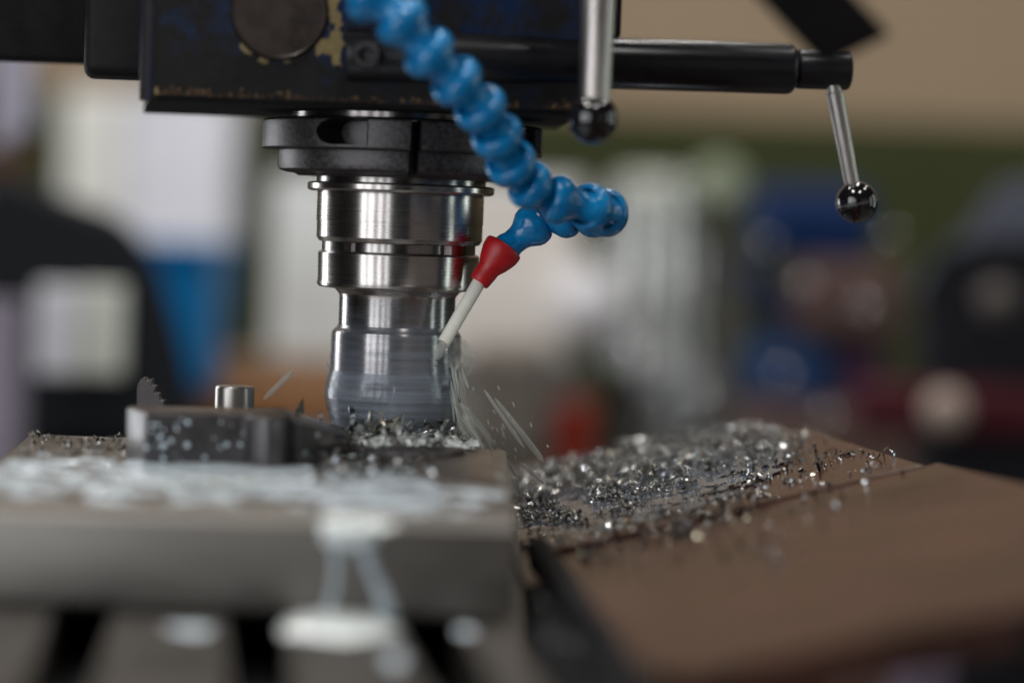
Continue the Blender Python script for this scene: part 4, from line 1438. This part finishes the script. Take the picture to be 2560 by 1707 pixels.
# lone chips on the sheet
lone = [(1800, 1052, 1.0), (1822, 1046, 1.1), (1885, 1072, 1.1), (1880, 1083, .8), (1868, 1093, .8), (1760, 1078, 1.0), (1932, 1042, .9), (1918, 1050, .8), (1895, 1012, .8), (1872, 1042, .9),
        (1718, 1122, 1.0), (1740, 1140, 1.2), (1752, 1148, 1.1), (1775, 1152, .9), (1880, 1150, 1.0), (1872, 1138, .8), (1700, 1152, .8), (1820, 1112, .8), (1840, 1108, .9), (1990, 1082, .7), (2012, 1078, .7),
        (2045, 1072, .6), (2072, 1088, .5), (1690, 1222, 1.0), (1745, 1228, .9), (1780, 1290, .9), (1425, 1252, 1.2), (1372, 1240, .8), (1965, 1192, .7), (1755, 1245, .8), (1645, 1165, .9), (1665, 1185, .8),
        (1350, 1268, .7), (1400, 1285, .6), (1468, 1262, .8), (1510, 1248, .9), (1555, 1236, .7), (1610, 1228, 1.0), (1650, 1240, .8), (1700, 1250, .9), (1735, 1262, 1.0), (1765, 1275, .8), (1720, 1290, .7), (1660, 1275, .7), (1590, 1262, .6), (1540, 1290, .6), (1790, 1232, .9), (1830, 1218, .7), (1855, 1192, .8), (1890, 1205, .6), (1920, 1165, .7), (1815, 1172, .9), (1845, 1155, .7), (1770, 1215, 1.1), (1905, 1120, .7), (1945, 1105, .6), (1690, 1340, .6), (1780, 1345, .7), (1500, 1330, .6),
        (1600, 1192, .8), (1580, 1205, .8), (1560, 1180, .9), (1520, 1210, .7), (1485, 1222, .8), (1630, 1205, .7), (1720, 1195, .8), (1700, 1180, .9), (1540, 1222, .6), (1790, 1195, .6)]
for x, y, s in lone:
    upper_here = y < interp(x, [(1250, 1265), (2122, 1066)])
    lone_chip(SP(x, y, float(np.interp(x, (1250, 2100), (UP, 0.0005))) if upper_here else 0.0), *(('loose steel chip near the right edge of the upper sheet', 'loose chips near the sheet edge') if upper_here and x > 1790 else ('loose steel chip just before the heap on the upper sheet', 'loose chips before the heap') if upper_here else ('loose blurred steel chip lying on the lower brown sheet', 'loose chips on the lower sheet')), s * 0.85, SLOPE, 0.6)
lone_chip(SP(2032, 1052, 0.0006), 'upright steel chip at the far right edge of the sheet', None, 1.2, 0, 1.2)
lone_chip(SP(2008, 1054, 0.0006), 'flat looped steel chip at the sheet edge, left of the upright one', None, 1.0, SLOPE, 0.2)
lone_chip(SP(2050, 1050, 0.0006), 'tiny steel chip at the sheet edge, right of the upright one', None, 0.7, SLOPE, 0.6)
for x, y, s in ((1240, 1225, 1.7), (1275, 1206, 1.5), (1300, 1196, 1.6), (1262, 1192, 1.4), (1330, 1190, 1.3), (1215, 1212, 1.3), (1420, 1160, 1.3), (1475, 1165, 1.2), (1520, 1120, 1.3)):
    lone_chip(SP(x, y, UP), 'large bright curled chip on top of the heap by the table', 'large chips on the heap', s * 0.62, SLOPE, 0.9)
# chips round the cutter
cc = [(802, 1002), (822, 996), (845, 1000), (862, 985), (880, 1006), (893, 990), (905, 1000), (918, 1012), (930, 984), (948, 996), (962, 1004), (975, 986), (985, 998), (1000, 1010), (1012, 992), (1025, 1004), (1038, 1012), (870, 1016),
      (835, 1012), (955, 1018), (1020, 1018), (812, 1014), (900, 1018), (990, 1016), (940, 1010), (852, 1008), (968, 1012), (885, 996)]
for x, y in cc:
    p = HP(x, y + 6, H_SLAB)
    p.z += rg.uniform(0.0014, 0.0034)
    lone_chip(p, 'small curled chip in the white pool at the cutter foot', 'chips at the cutter foot', rg.uniform(1.1, 1.8), 0, 1.1)
spots = []
for k in range(150):
    x, y = rg3.uniform(795, 1062), rg3.uniform(1000, 1036)
    p = HP(x, y, H_SLAB); p.z += rg3.uniform(0.0008, 0.0030)
    spots.append((p, rg3.uniform(0.35, 0.9)))
for k in range(130):
    x, y = rg3.uniform(740, 1000), rg3.uniform(1066, 1106)
    p = HP(x, y, H_TOP); p.z += rg3.uniform(0.0008, 0.0045)
    spots.append((p, rg3.uniform(0.4, 1.0)))
heap('swarf', spots, 'tangle of chips round the foot of the cutter and before it')
for x, y, s in ((690, 955, 1.2), (735, 968, 0.8), (850, 1085, 1.0), (790, 1090, .9), (905, 1075, .9), (760, 1105, .9), (820, 1120, 1.0), (870, 1130, .8), (735, 1085, .8)):
    if y < 1000:
        p = HP(x, y, HJ + 0.004)
        lone_chip(p, 'curled chip ribbon lying on the sloping right end of the jaw', 'chips on the jaw end', s * 1.3, 0, .6)
    else:
        lone_chip(HP(x, y, H_TOP), 'out of focus chip lying on the block before the workpiece', 'chips on the block', s, 0, .7)
# swarf on the far left of the block
spots = []
for k in range(90):
    x, y = rg3.uniform(60, 285), rg3.uniform(1002, 1050)
    p = HP(x, y, H_TOP); p.z += 0.0007
    if x < 80 + (1050 - y) * 0.0 - (y - 1000) * 0.8 + 20 and False: continue
    rel = p - C0
    if -rel.dot(BX) > W - 0.016 * (1 - rel.dot(BY) / DP) - 0.002 or rel.dot(BY) > DP - 0.002: continue
    spots.append((p, rg3.uniform(0.3, 0.7)))
heap('swarf', spots, 'scattered thin swarf on the left back of the grey block')
for x, y, s in ((74, 1000, 0.9), (88, 1000, 0.8), (262, 1024, 1.0), (225, 1018, .7), (160, 1022, .6)):
    lone_chip(HP(x, y + 4, H_TOP), 'small chip standing on the left back edge of the block', 'chips on the block edge', s, 0, .8)
